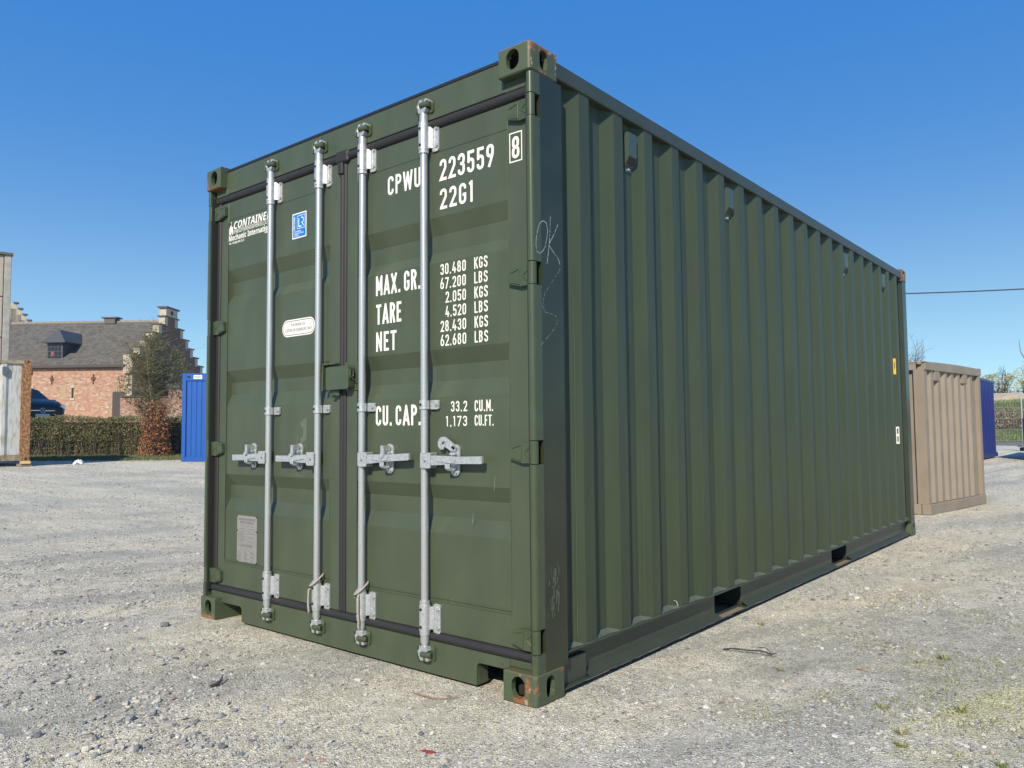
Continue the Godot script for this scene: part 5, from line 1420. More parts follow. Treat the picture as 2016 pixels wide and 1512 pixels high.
	g = Geo.new(); g.box(Vector3(1.5, 2.42, -0.4), Vector3(2.62, 2.52, 0.4)); g.prism(P2([-0.4, 0, 0.4, 0, 0.22, 0.12, -0.22, 0.12]), Vector3(1.5, 2.52, 0), Vector3(0, 0, 1), Vector3(0, 1, 0), Vector3(1.12, 0, 0)); part("pillar_cap", g, M.stone_dark, t)
	car()
	hedges()

func car() -> void:
	# nose towards +z of the car, sitting behind the hedge; the front of it shows over the top
	var p := on(-30.4, -9.05)
	p.y = 1.38
	var t := thing("parked_car", "dark navy car parked nose-on behind the hedge beside the rusty container", "car", p, atan2(0.97, -0.08))
	var g := Geo.new()
	# stations: z, half width low, belt, top; heights low, belt, top
	var S := [[2.02, 0.70, 0.74, 0.60, 0.30, 0.62, 0.72], [1.92, 0.80, 0.86, 0.72, 0.22, 0.70, 0.86], [1.55, 0.88, 0.93, 0.80, 0.20, 0.78, 1.00], [1.0, 0.90, 0.95, 0.82, 0.20, 0.84, 1.09], [0.75, 0.90, 0.95, 0.80, 0.20, 0.88, 1.12], [0.15, 0.90, 0.95, 0.66, 0.20, 0.92, 1.50], [-0.5, 0.90, 0.95, 0.62, 0.20, 0.94, 1.62], [-1.4, 0.90, 0.95, 0.62, 0.22, 0.96, 1.58], [-2.2, 0.88, 0.93, 0.58, 0.26, 0.98, 1.42], [-2.5, 0.84, 0.90, 0.62, 0.36, 0.95, 1.15], [-2.6, 0.74, 0.80, 0.60, 0.45, 0.80, 0.95]]
	var rings := []
	for s in S:
		var r := []
		for q in [[0.0, s[4]], [s[1], s[4]], [s[2] * 0.99, lerpf(s[4], s[5], 0.5)], [s[2], s[5]], [lerpf(s[2], s[3], 0.45), lerpf(s[5], s[6], 0.55)], [s[3], s[6] - 0.03], [s[3] * 0.6, s[6]], [0.0, s[6] + 0.008]]: r.append(Vector3(q[0], q[1], s[0]))
		for i in [6, 5, 4, 3, 2, 1]: r.append(Vector3(-r[i].x, r[i].y, r[i].z))
		rings.append(r)
	var K: int = rings[0].size()
	var nrm := []
	for i in rings.size():
		var row := []
		for k in K:
			var a: Vector3 = rings[mini(i + 1, rings.size() - 1)][k] - rings[maxi(i - 1, 0)][k]
			var b: Vector3 = rings[i][(k + 1) % K] - rings[i][(k + K - 1) % K]
			row.append(a.cross(b).normalized())
		nrm.append(row)
	for i in rings.size() - 1:
		for k in K:
			var l := (k + 1) % K
			g.tri(rings[i][k], rings[i][l], rings[i + 1][l], -nrm[i][k], -nrm[i][l], -nrm[i + 1][l]) if nrm[i][k].dot(rings[i][k] - Vector3(0, 0.7, rings[i][k].z)) < 0 else g.tri(rings[i][k], rings[i + 1][l], rings[i][l], nrm[i][k], nrm[i + 1][l], nrm[i][l])
			g.tri(rings[i][k], rings[i + 1][l], rings[i + 1][k], -nrm[i][k], -nrm[i + 1][l], -nrm[i + 1][k]) if nrm[i][k].dot(rings[i][k] - Vector3(0, 0.7, rings[i][k].z)) < 0 else g.tri(rings[i][k], rings[i + 1][k], rings[i + 1][l], nrm[i][k], nrm[i + 1][k], nrm[i + 1][l])
	for e in [[0, Vector3(0, 0, 1)], [rings.size() - 1, Vector3(0, 0, -1)]]:
		var c := Vector3(0, 0.6, rings[e[0]][0].z)
		for k in K: tri_to(g, c, rings[e[0]][k], rings[e[0]][(k + 1) % K], e[1], Vector2.ZERO, Vector2.ZERO, Vector2.ZERO)
	part("body", g, M.car_paint, t)
	g = Geo.new(); g.prism(P2([-0.46, 0.44, 0.46, 0.44, 0.52, 0.62, 0.44, 0.72, -0.44, 0.72, -0.52, 0.62]), Vector3(0, 0, 2.0), Vector3.RIGHT, Vector3.UP, Vector3(0, 0, 0.045)); var gr := part("grille", g, M.ink, t)
	g = Geo.new()
	var ring := []; var rr := []
	for i in 21: ring.append(Vector3(cos(TAU * i / 20) * 0.095, 0.60 + sin(TAU * i / 20) * 0.095, 2.055)); rr.append(0.011)
	g.tube(ring, rr, 6)
	for a in [90.0, 210.0, 330.0]:
		var d := Vector3(cos(deg_to_rad(a)), sin(deg_to_rad(a)), 0)
		g.cyl(Vector3(0, 0.60, 2.055), Vector3(0, 0.60, 2.055) + d * 0.092, 0.016, 0.006, 6)
	part("emblem", g, M.chrome, gr)
	g = Geo.new(); g.box(Vector3(-0.44, 0.585, 2.046), Vector3(-0.1, 0.615, 2.056)); part("grille_bar", g, M.chrome, gr); g = Geo.new(); g.box(Vector3(0.1, 0.585, 2.046), Vector3(0.44, 0.615, 2.056)); part("grille_bar", g, M.chrome, gr)
	for s in [-1, 1]:
		g = Geo.new(); g.prism(P2([0.50 * s, 0.64, 0.56 * s, 0.74, 0.80 * s, 0.84, 0.885 * s, 0.82, 0.86 * s, 0.70, 0.68 * s, 0.63]), Vector3(0, 0, 1.74), Vector3.RIGHT, Vector3.UP, Vector3(0, 0, 0.225)); part("headlight", g, M.headlamp, t)
		g = Geo.new(); g.prism(P2([0.45 * s, 0.28, 0.78 * s, 0.30, 0.76 * s, 0.44, 0.56 * s, 0.44]), Vector3(0, 0, 1.80), Vector3.RIGHT, Vector3.UP, Vector3(0, 0, 0.2)); part("air_intake", g, M.ink, t)
		g = Geo.new(); g.cbox(Vector3(1.05 * s, 1.02, 0.55), Vector3(0.2, 0.14, 0.1), 0.03); part("mirror", g, M.car_paint, t)
		for z in [1.25, -1.55]:
			g = Geo.new(); g.cyl(Vector3(0.72 * s, 0.34, z), Vector3(0.96 * s, 0.34, z), 0.34, -1, 20); var wh := part("wheel", g, M.rubber, t)
			g = Geo.new(); g.cyl(Vector3(0.955 * s, 0.34, z), Vector3(0.968 * s, 0.34, z), 0.22, 0.2, 14); part("rim", g, M.chrome, wh)
	g = Geo.new(); g.box(Vector3(-0.26, 0.36, 2.03), Vector3(0.26, 0.47, 2.052)); part("number_plate", g, M.print_white, t)
	g = Geo.new()
	g.quad(Vector3(-0.72, 1.135, 0.735), Vector3(0.72, 1.135, 0.735), Vector3(0.58, 1.49, 0.19), Vector3(-0.58, 1.49, 0.19)); part("windscreen", g, M.window_glass, t)

func leaves(list: Array, at: Vector3, s: float, c: Color) -> void:
	list.append([Transform3D(Basis.from_euler(Vector3(rng.randf_range(-1.5, 1.5), rng.randf() * TAU, rng.randf_range(-1.5, 1.5))).scaled_local(Vector3(s, s, s)), at), c])

func hedges() -> void:
	var n := Vector3(-0.795, 0, -0.607); var u := Vector3(0.607, 0, -0.795); var o := Vector3(-22.67, 0, -9.57)
	var f := FastNoiseLite.new(); f.seed = 77; f.frequency = 0.9; f.fractal_octaves = 3
	var t := thing("hedge", "long clipped hedge of small olive and brown leaves in front of the brick farmhouse", "hedge", o)
	var g := Geo.new()
	var l := []
	for i in 52000:
		var a := rng.randf_range(-6.5, 2.9); var y := 1.32 * pow(rng.randf(), 0.85); var d := absf(rng.randfn(0, 0.13))
		if rng.randf() < 0.16: y = rng.randf_range(1.2, 1.36); d = rng.randf_range(0, 0.9)
		y *= 1.0 + 0.075 * f.get_noise_2d(a * 2.2, 70.0)
		var wob := 0.14 * f.get_noise_2d(a, y * 1.3)
		var p := u * a + n * (d + 0.12 + wob + 0.10 * (1.3 - y))
		var v := f.get_noise_3d(a * 1.7, y * 1.7, 3.0)
		if y < 0.5 and rng.randf() < 0.2: continue
		var c := Color(0.085, 0.090, 0.028).lerp(Color(0.15, 0.125, 0.06), clampf(0.5 + 1.3 * v + rng.randf_range(-0.3, 0.3), 0, 1))
		if rng.randf() < 0.22: c = Color(0.05, 0.085, 0.02)
		if rng.randf() < 0.10: c = Color(0.22, 0.18, 0.10)
		leaves(l, p + Vector3(0, gy(o.x + p.x, o.z + p.z) + y + 0.04 * v, 0), rng.randf_range(0.03, 0.06), c * rng.randf_range(1.0, 2.1))
	scatter("foliage", leaf_mesh(0.65), M.leaf, l, t)
	for i in 350:
		var a := rng.randf_range(-6.5, 2.9); var p := u * a + n * rng.randf_range(0.14, 0.5); p.y = gy(o.x + p.x, o.z + p.z)
		var h := rng.randf_range(0.4, 1.2)
		var m1 := p + Vector3(rng.randfn(0, 0.06), h * 0.5, rng.randfn(0, 0.06)); var m2 := m1 + Vector3(rng.randfn(0, 0.09), h * 0.5, rng.randfn(0, 0.09))
		g.tube([p, m1, m2], [0.012, 0.008, 0.003], 3)
	part("stems", g, M.bark, t)
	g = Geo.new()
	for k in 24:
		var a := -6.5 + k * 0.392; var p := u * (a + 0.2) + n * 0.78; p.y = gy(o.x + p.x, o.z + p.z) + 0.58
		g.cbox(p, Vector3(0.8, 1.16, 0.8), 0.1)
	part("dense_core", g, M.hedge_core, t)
	# copper beech
	var b := Vector3(-21.6, 0.27, -10.27)
	t = thing("beech_shrub", "copper-brown beech shrub holding last year's leaves at the right end of the hedge", "beech shrub", b)
	l = []; g = Geo.new()
	for i in 26:
		var a := rng.randf() * TAU; var h := rng.randf_range(1.2, 2.0); var r := rng.randf_range(0.1, 0.55)
		var e := Vector3(cos(a) * r, h, sin(a) * r); var m := e * 0.5 + Vector3(rng.randfn(0, 0.05), 0, rng.randfn(0, 0.05))
		g.tube([Vector3(cos(a) * 0.06, 0, sin(a) * 0.06), m, e], [0.014, 0.010, 0.003], 4)
		for k in 9:
			var q := m.lerp(e, rng.randf_range(-0.6, 1.0)); var q2 := q + Vector3(rng.randfn(0, 0.12), rng.randf_range(0.03, 0.25), rng.randfn(0, 0.12))
			g.tube([q, q2], [0.004, 0.002], 3)
	part("branches", g, M.bark, t)
	for i in 5200:
		var y := 1.85 * rng.randf()
		var w := 0.60 * (1.0 - 0.55 * pow(y / 1.9, 2.0)) * (0.85 + 0.3 * f.get_noise_2d(y * 2.0, 9.0))
		if y > 1.2 and rng.randf() < (y - 1.2) * 1.25: continue
		var a := rng.randf() * TAU; var r := w * sqrt(rng.randf_range(0.25, 1.0))
		var c := Color(0.30, 0.115, 0.04).lerp(Color(0.36, 0.20, 0.10), rng.randf())
		if rng.randf() < 0.25: c = Color(0.13, 0.05, 0.025)
		leaves(l, Vector3(cos(a) * r, 0.06 + y, sin(a) * r), rng.randf_range(0.05, 0.085), c * rng.randf_range(0.75, 1.2))
	scatter("foliage", leaf_mesh(0.6), M.leaf, l, t)
	# grass in front of the hedge
	l = []
	for i in 16000:
		var a := rng.randf_range(-6.5, 3.4); var d := -2.9 + 3.1 * rng.randf()
		d -= 0.4 * sstep(-4.0, -6.0, a)
		var p := o + u * a + n * d
		var c := Color(0.075, 0.12, 0.03).lerp(Color(0.14, 0.17, 0.05), rng.randf())
		if rng.randf() < 0.3: c = Color(0.20, 0.17, 0.09)
		var s := rng.randf_range(0.05, 0.13)
		l.append([Transform3D(Basis.from_euler(Vector3(rng.randf_range(-0.5, 0.5), rng.randf() * TAU, 0)).scaled_local(Vector3(s * 0.4, s, s)), Vector3(p.x, gy(p.x, p.z) - 0.005, p.z)), c])
	tag(scatter("grass", leaf_mesh(0.3), M.leaf, l), "strip of rough grass along the foot of the hedge", "grass", "", "stuff")
	# crumpled white plastic bag
	var r := RandomNumberGenerator.new(); r.seed = 12
	g = Geo.new()
	var grid := []
	for i in 9:
		var row := []
		for j in 7:
			var x := -0.26 + i * 0.065; var z := -0.18 + j * 0.06
			var h := maxf(0.0, 1.0 - pow(x / 0.27, 2) - pow(z / 0.2, 2))
			row.append(Vector3(x + r.randf_range(-0.02, 0.02), 0.005 + 0.19 * sqrt(h) * r.randf_range(0.55, 1.1), z + r.randf_range(-0.02, 0.02)))
		grid.append(row)
	for i in 8:
		for j in 6:
			g.flat(grid[i][j], grid[i][j + 1], grid[i + 1][j]); g.flat(grid[i + 1][j], grid[i][j + 1], grid[i + 1][j + 1])
	var bag := part("plastic_bag", g, M.bag); bag.position = on(-18.9, -6.8); bag.rotation.y = 1.0; bag.scale = Vector3(0.5, 0.7, 0.5)
	tag(bag, "crumpled white plastic bag lying on the grass edge below the hedge", "plastic bag")
	# bare, ivy-hung tree before the gable
	var tr := thing("bare_tree", "bushy tree of bare olive twigs growing in front of the dark stepped gable", "tree", Vector3(-35.3, 1.2, -17.0))
	g = Geo.new(); var tw := Geo.new()
	for i in 16:
		var a := rng.randf() * TAU; var k := rng.randf_range(0.25, 1.0)
		var top := Vector3(cos(a) * 1.5 * k, rng.randf_range(3.2, 5.6) * (1.15 - 0.35 * k), sin(a) * 1.5 * k)
		var b0 := Vector3(cos(a) * 0.2, 0, sin(a) * 0.2); var md := b0.lerp(top, 0.5) + Vector3(rng.randfn(0, 0.15), 0.4, rng.randfn(0, 0.15))
		g.tube([b0, b0.lerp(md, 0.5) + Vector3(0, 0.15, 0), md, md.lerp(top, 0.5), top], [0.05, 0.042, 0.034, 0.022, 0.008], 5)
		for m in 150:
			var f1 := rng.randf_range(0.15, 1.0)
			var st := b0.lerp(md, f1 * 2.0) if f1 < 0.5 else md.lerp(top, f1 * 2.0 - 1.0)
			var e1 := st + Vector3(rng.randfn(0, 0.42), rng.randf_range(-0.15, 0.65), rng.randfn(0, 0.42)); var e2 := e1 + Vector3(rng.randfn(0, 0.2), rng.randf_range(-0.15, 0.3), rng.randfn(0, 0.2))
			tw.tube([st, (st + e1) / 2 + Vector3(0, 0.08, 0), e1, e2], [0.010, 0.008, 0.006, 0.003], 3)
	part("trunk", g, M.twig, tr); part("crown", tw, M.twig, tr)
	l = []
	for i in 9000:
		var a := rng.randf() * TAU; var y := 0.9 + 4.0 * rng.randf(); var w := 1.75 * sin(clampf(y / 5.0, 0.12, 0.92) * PI) + 0.25
		var q := Vector3(cos(a) * w * sqrt(rng.randf()), y, sin(a) * w * sqrt(rng.randf()))
		if f.get_noise_3d(q.x * 0.9, q.y * 0.9, q.z * 0.9) < 0.02: continue
		leaves(l, q, rng.randf_range(0.06, 0.12), Color(0.065, 0.085, 0.022).lerp(Color(0.13, 0.125, 0.04), rng.randf()))
	scatter("foliage", leaf_mesh(0.7), M.leaf, l, tr)

func tree(t: Node3D, sd: int, height: float, r0: float, stems: int, spread: float, m: Material, depth := 5, shrink := 0.68) -> void:
	var r := RandomNumberGenerator.new(); r.seed = sd
	var trunk := Geo.new(); var twigs := Geo.new()
	for s in stems:
		var a := TAU * s / stems + r.randf()
		var d := Vector3(cos(a) * spread * (0.5 if stems > 1 else 0.05), 1, sin(a) * spread * (0.5 if stems > 1 else 0.05)).normalized()
		branch(trunk, twigs, r, Vector3(cos(a), 0, sin(a)) * (0.15 if stems > 1 else 0.0), d, height * 0.33, r0, depth, shrink, spread)
	part("trunk", trunk, m, t)
	part("crown", twigs, m, t)

func branch(trunk: Geo, twigs: Geo, r: RandomNumberGenerator, p: Vector3, d: Vector3, L: float, rad: float, depth: int, shrink: float, spread: float) -> void:
	var pts := [p]; var rr := [rad]
	var k := 3
	for i in k:
		d = (d + Vector3(r.randfn(0, 0.13), r.randfn(0.03, 0.08), r.randfn(0, 0.13))).normalized()
		p += d * L / k
		pts.append(p); rr.append(rad * lerpf(1.0, 0.68, float(i + 1) / k))
	(trunk if depth >= 5 else twigs).tube(pts, rr, 6 if depth >= 4 else 3)
	if depth <= 0: return
	var n := r.randi_range(3, 4)
	for i in n:
		var a := r.randf() * TAU
		var side := d.cross(Vector3(cos(a), 0.2, sin(a))).normalized()
		var nd := (d + side * r.randf_range(0.35, 0.95) * spread * 1.3 + Vector3(0, 0.12, 0)).normalized()
		var from: Vector3 = pts[r.randi_range(1, k)]
		branch(trunk, twigs, r, from, nd, L * shrink * r.randf_range(0.8, 1.15), rad * 0.58, depth - 1, shrink, spread)

func right_background() -> void:
	# beige storage container
	var p := Vector3(2.19, 0.0, -7.95)
	p.y = fine_y(2.19, -7.95)
	var t := thing("storage_container", "small beige corrugated storage container with a low pitched roof, just right of the green one", "storage container", p, -0.142)
	var L := 2.02; var H := 1.83
	# local: the corner post at the origin, the ribbed end runs along -z, the front along -x
	var g := Geo.new()
	var prof := waves(-0.10, -L + 0.05, -0.235, 0.232, -0.016, 0.036, 0.085, 0.040)
	g = corrugated(prof, 0.13, H - 0.09); part("end_panel", g, M.beige, t)
	g = Geo.new(); g.cbox(Vector3(-0.045, 0.062, -L / 2), Vector3(0.1, 0.124, L), 0.008); g.cbox(Vector3(-1.55, 0.062, -0.045), Vector3(2.9, 0.124, 0.1), 0.008); part("base_frame", g, M.beige, t)
	g = Geo.new(); g.cbox(Vector3(-0.045, H - 0.05, -L / 2), Vector3(0.094, 0.10, L - 0.02), 0.006); g.cbox(Vector3(-1.55, H - 0.05, -0.047), Vector3(2.9, 0.10, 0.094), 0.006); part("top_frame", g, M.beige, t)
	g = Geo.new(); g.box(Vector3(-0.135, 0.124, -0.10), Vector3(-0.012, H - 0.09, -0.004)); part("corner_post", g, M.beige, t)
	g = Geo.new(); g.box(Vector3(-0.1, 0.124, -L + 0.1), Vector3(-0.006, H - 0.09, -L + 0.01)); part("corner_post", g, M.beige, t)
	g = Geo.new(); g.box(Vector3(-0.17, H - 0.01, -0.12), Vector3(0.004, H + 0.004, 0.006)); g.cyl(Vector3(-0.06, H - 0.03, 0.006), Vector3(-0.06, H - 0.005, 0.006), 0.03, 0.03, 10); var lp := part("lifting_plate", g, M.beige, t)
	g = Geo.new(); g.box(Vector3(-0.09, H - 0.09, -L - 0.003), Vector3(0.004, H + 0.004, -L + 0.12)); part("lifting_plate", g, M.beige, t)
	for x in [-0.60, -1.3]:
		g = Geo.new(); g.cbox(Vector3(x + 0.18 - 0.04, H / 2 + 0.015, -0.04), Vector3(0.42, H - 0.25, 0.03), 0.004); part("front_panel", g, M.beige, t)
	g = Geo.new(); g.box(Vector3(-0.22, 0.124, -0.09), Vector3(-0.135, H - 0.09, -0.06)); g.box(Vector3(-3.0, 0.124, -L + 0.02), Vector3(-0.1, H - 0.03, -0.075)); part("body", g, M.beige, t)
	for z in [-0.42, -1.42]:
		g = Geo.new(); g.cbox(Vector3(-0.03, H - 0.15, z), Vector3(0.05, 0.14, 0.15), 0.004); part("vent", g, M.beige, t)
	g = Geo.new()
	for i in 9:
		var z0 := -0.02 - i * 0.22; var z1 := z0 - 0.22
		var h0 := H + 0.012 * sin(PI * clampf(-z0 / L, 0, 1)); var h1 := H + 0.012 * sin(PI * clampf(-z1 / L, 0, 1))
		g.quad(Vector3(-3.0, h0, z0), Vector3(-0.01, h0, z0), Vector3(-0.01, h1, z1), Vector3(-3.0, h1, z1))
		g.cyl(Vector3(-3.0, h1 - 0.005, z1), Vector3(-0.01, h1 - 0.004, z1), 0.007, -1, 6)
		g.quad(Vector3(-0.01, H - 0.02, z0), Vector3(-0.01, H - 0.02, z1), Vector3(-0.01, h1, z1), Vector3(-0.01, h0, z0))
	part("roof", g, M.beige, t)
	# dark blue container far down the yard
	var q := on(0.13, -22.85)
	t = thing("shipping_container", "dark blue corrugated container standing far down the yard behind the beige one", "shipping container", q + Vector3(0, 0.02, 0), 0.0)
	g = corrugated(waves(-0.1, -5.9, -0.30, 0.28, -0.008, 0.036, 0.076, 0.068), 0.15, 2.50); part("side_panel", g, M.navy, t)
	g = Geo.new()
	for i in 10: g.cyl(Vector3(-0.24 - i * 0.21, 0.15, -0.06), Vector3(-0.24 - i * 0.21, 2.48, -0.06), 0.04, -1, 6)
	g.box(Vector3(-2.4, 0.15, -5.9), Vector3(-0.05, 2.56, -0.06)); part("end_panel", g, M.navy, t)
	g = Geo.new(); g.box(Vector3(-0.07, 2.49, -6.0), Vector3(-0.002, 2.57, -0.02)); part("frame_rail", g, M.navy, t); g = Geo.new(); g.box(Vector3(-2.43, 2.47, -0.06), Vector3(-0.002, 2.57, -0.002)); part("frame_rail", g, M.navy, t); g = Geo.new(); g.box(Vector3(-0.07, 0.02, -6.0), Vector3(-0.002, 0.16, -0.02)); part("frame_rail", g, M.navy, t); g = Geo.new(); g.box(Vector3(-2.43, 0.02, -0.06), Vector3(-0.002, 0.16, -0.002)); part("frame_rail", g, M.navy, t)
	g = Geo.new(); g.box(Vector3(-0.14, 0.0, -0.14), Vector3(0, 2.591, 0)); part("corner_post", g, M.navy, t)
	# mobile site fence of two panels
	for k in 2:
		var f := thing("site_fence", ["galvanised mesh fence panel across the yard's far end, left of the dark post", "galvanised mesh fence panel at the right edge, right of the dark post"][k], "site fence", on(-3.45 + k * 3.5, -37.3 - k * 0.05), 0.0, "mesh fence panels at the end of the yard")
		g = Geo.new()
		for x in [0.05, 3.4]: g.cyl(Vector3(x, 0.05, 0), Vector3(x, 2.5, 0), 0.026, -1, 8)
		for y in [0.18, 2.46]: g.cyl(Vector3(0.05, y, 0), Vector3(3.4, y, 0), 0.022, -1, 8)
		part("frame_tube", g, M.galv, f)
		g = Geo.new()
		for i in 33: g.cyl(Vector3(0.1 + i * 0.1, 0.18, 0), Vector3(0.1 + i * 0.1, 2.46, 0), 0.0018, -1, 4, false)
		for i in 9: g.cyl(Vector3(0.05, 0.42 + i * 0.24, 0.003), Vector3(3.4, 0.42 + i * 0.24, 0.003), 0.0035, -1, 4, false)
		part("wire_mesh", g, M.galv, f)
		g = Geo.new(); g.cbox(Vector3(3.42, 0.07, 0), Vector3(0.24, 0.14, 0.7), 0.02); part("fence_foot", g, M.rubber, f)
	g = Geo.new(); g.cyl(Vector3(0, 0, 0), Vector3(0, 1.35, 0), 0.075, -1, 10); g.cyl(Vector3(0, 1.35, 0), Vector3(0, 1.38, 0), 0.085, 0.05, 10)
	var bo := part("bollard", g, M.ink); bo.position = on(0.10, -36.6); tag(bo, "dark post standing between the two mesh fence panels at the right edge", "post")
	# a container added out of frame at right to cast its shadow into view
	t = thing("shipping_container", "added grey container, unseen right of the frame, put there to shadow the gravel", "shipping container", on(1.42, -25.6), 0.0)
	g = corrugated(waves(-0.1, -5.9, -0.30, 0.28, 2.43, 0.036, 0.076, 0.068), 0.15, 2.50); part("side_panel", g, M.concrete, t)
	g = Geo.new(); g.box(Vector3(0.03, 0.14, -5.95), Vector3(2.39, 2.55, -0.05)); part("body", g, M.concrete, t)
	for z in [-0.09, -5.96]:
		for x in [0.08, 2.36]:
			g = Geo.new(); g.box(Vector3(x - 0.08, 0, z - 0.08), Vector3(x + 0.08, 2.591, z + 0.08)); part("corner_post", g, M.concrete, t)
	# road, verge, hedgerow, heap of sand, trees
	g = Geo.new(); g.quad(Vector3(-60, 0.03, -48), Vector3(80, 0.03, -48), Vector3(80, 0.03, -56), Vector3(-60, 0.03, -56))
	tag(part("road", g, M.asphalt), "grey asphalt road beyond the fence", "", "", "structure")
	g = Geo.new(); g.quad(Vector3(-60, 0.034, -49.3), Vector3(80, 0.034, -49.3), Vector3(80, 0.034, -49.5), Vector3(-60, 0.034, -49.5)); g.quad(Vector3(-60, 0.034, -55.2), Vector3(80, 0.034, -55.2), Vector3(80, 0.034, -55.4), Vector3(-60, 0.034, -55.4))
	tag(part("road_marking", g, M.print_white), "white edge lines of the road", "", "", "structure")
	g = Geo.new()
	var hn := FastNoiseLite.new(); hn.seed = 15; hn.frequency = 0.05; hn.fractal_octaves = 4
	var hh := func(x: float, k: int) -> Vector3:
		var zz: float = [-57.0, -60.0, -64.0, -70.0, -78.0, -95.0][k]
		var yy: float = [0.02, 0.4, 1.2, 3.0, 3.3, 3.4][k]
		return Vector3(x, yy + (0.5 * hn.get_noise_2d(x * 2.0, zz * 2.0) if k > 0 else 0.0), zz)
	for i in 70:
		var x0 := -62.0 + i * 2.0
		for k in 5:
			var a: Vector3 = hh.call(x0, k); var b: Vector3 = hh.call(x0 + 2.0, k); var c: Vector3 = hh.call(x0 + 2.0, k + 1); var d: Vector3 = hh.call(x0, k + 1)
			g.flat(a, b, c); g.flat(a, c, d)
	tag(part("grass_bank", g, M.meadow), "rising grassy bank beyond the road", "", "", "structure")
	var l := []
	for i in 26000:
		var x := rng.randf_range(-30.0, 24.0); var zz := -57.0 - 18.0 * pow(rng.randf(), 1.2)
		if zz < -60.6 and zz > -65.0: continue
		var k := 0
		while k < 4 and zz < [-57.0, -60.0, -64.0, -70.0, -78.0, -95.0][k + 1]: k += 1
		var za: float = [-57.0, -60.0, -64.0, -70.0, -78.0, -95.0][k]; var zb: float = [-57.0, -60.0, -64.0, -70.0, -78.0, -95.0][k + 1]
		var y := lerpf((hh.call(x, k) as Vector3).y, (hh.call(x, k + 1) as Vector3).y, (za - zz) / (za - zb))
		var s := rng.randf_range(0.12, 0.3)
		l.append([Transform3D(Basis.from_euler(Vector3(rng.randf_range(-0.5, 0.5), rng.randf() * TAU, 0)).scaled_local(Vector3(s * 0.5, s, s)), Vector3(x, y - 0.02, zz)), Color(0.09, 0.15, 0.03).lerp(Color(0.20, 0.24, 0.06), rng.randf())])
	tag(scatter("grass", leaf_mesh(0.35), M.leaf, l), "long green grass on the bank beyond the road", "grass", "", "stuff")
	# brown bramble band
	l = []; g = Geo.new()
	for i in 1500:
		var x := rng.randf_range(-26.0, 14.0); var zz := rng.randf_range(-64.0, -61.0); var b := Vector3(x, 0.4, zz)
		var e := b + Vector3(rng.randfn(0, 0.5), rng.randf_range(0.8, 1.9), rng.randfn(0, 0.3)); var m := (b + e) / 2 + Vector3(rng.randfn(0, 0.2), 0.3, 0)
		g.tube([b, m, e, e + Vector3(rng.randfn(0, 0.4), -0.25, 0.1)], [0.02, 0.016, 0.012, 0.006], 3)
	for i in 14000: leaves(l, Vector3(rng.randf_range(-26.0, 14.0), 0.5 + 1.75 * rng.randf(), rng.randf_range(-63.6, -61.4)), rng.randf_range(0.10, 0.22), Color(0.19, 0.13, 0.09).lerp(Color(0.30, 0.22, 0.16), rng.randf()))
	t = thing("bramble_thicket", "long band of brown leafless brambles on the bank behind the fence", "brambles")
	part("stems", g, M.bramble, t); scatter("foliage", leaf_mesh(0.6), M.leaf, l, t)
	# heap of sand
	g = Geo.new()
	var rows := []
	for j in 9:
		var row := []
		for i in 29:
			var x := -26.0 + i * 1.6; var zz := -74.0 - j * 1.5
			var h := 2.9 + 1.0 * sin(PI * clampf((x + 26.0) / 45.0, 0, 1)) * sin(PI * j / 8.0) + 0.6 * hn.get_noise_2d(x * 6.0, zz * 6.0)
			row.append(Vector3(x, h if j > 0 and j < 8 else 2.6, zz))
		rows.append(row)
	for j in 8:
		for i in 28:
			g.flat(rows[j][i], rows[j][i + 1], rows[j + 1][i + 1]); g.flat(rows[j][i], rows[j + 1][i + 1], rows[j + 1][i])
	tag(part("sand_heap", g, M.sand), "long heap of pale excavated sand on top of the bank", "", "", "structure")
	var kinds := [[Vector3(-7.9, 2.3, -92.0), 21, 5.2, Color(0.40, 0.36, 0.12), 2.6, "yellow-green budding willow rising behind the sand heap, left of two"], [Vector3(-4.6, 2.3, -90.0), 22, 5.8, Color(0.50, 0.42, 0.08), 2.8, "yellow budding willow at the right edge behind the sand heap"], [Vector3(-11.5, 2.3, -96.0), 23, 4.4, Color(0.22, 0.19, 0.12), 2.4, "low grey-brown tree behind the sand heap, hidden mostly by the dark blue container"], [Vector3(-1.4, 2.3, -93.0), 24, 5.6, Color(0.30, 0.27, 0.08), 2.8, "green willow beyond the right edge of the picture, behind the sand heap"]]
	for q2 in kinds:
		t = thing("willow_tree", q2[5], "tree", q2[0], 0.0, "trees behind the sand heap")
		tree(t, q2[1], q2[2], 0.14, 3, 0.7, M.bark, 5, 0.66)
		l = []
		for i in 4500:
			var a := rng.randf() * TAU; var y: float = q2[2] * (0.18 + 0.62 * rng.randf()); var w: float = q2[4] * sqrt(rng.randf()) * sin(clampf(y / q2[2] * 1.1, 0.1, 0.95) * PI) + 0.2
			if hn.get_noise_3d(cos(a) * w * 9.0, y * 9.0, sin(a) * w * 9.0) < -0.02: continue
			leaves(l, Vector3(cos(a) * w, y, sin(a) * w), rng.randf_range(0.10, 0.24), q2[3] * rng.randf_range(0.6, 1.3))
		scatter("foliage", leaf_mesh(0.5), M.leaf, l, t)
	t = thing("bare_tree", "bare winter tree whose twigs spread above the beige container's roof", "tree", Vector3(-8.6, 0.3, -56.8)); tree(t, 41, 10.5, 0.16, 1, 0.85, M.bark_grey, 6, 0.70)
	t = thing("bare_tree", "bare young tree at the right edge, one long leafless shoot reaching into the sky", "tree", on(1.95, -27.9)); 
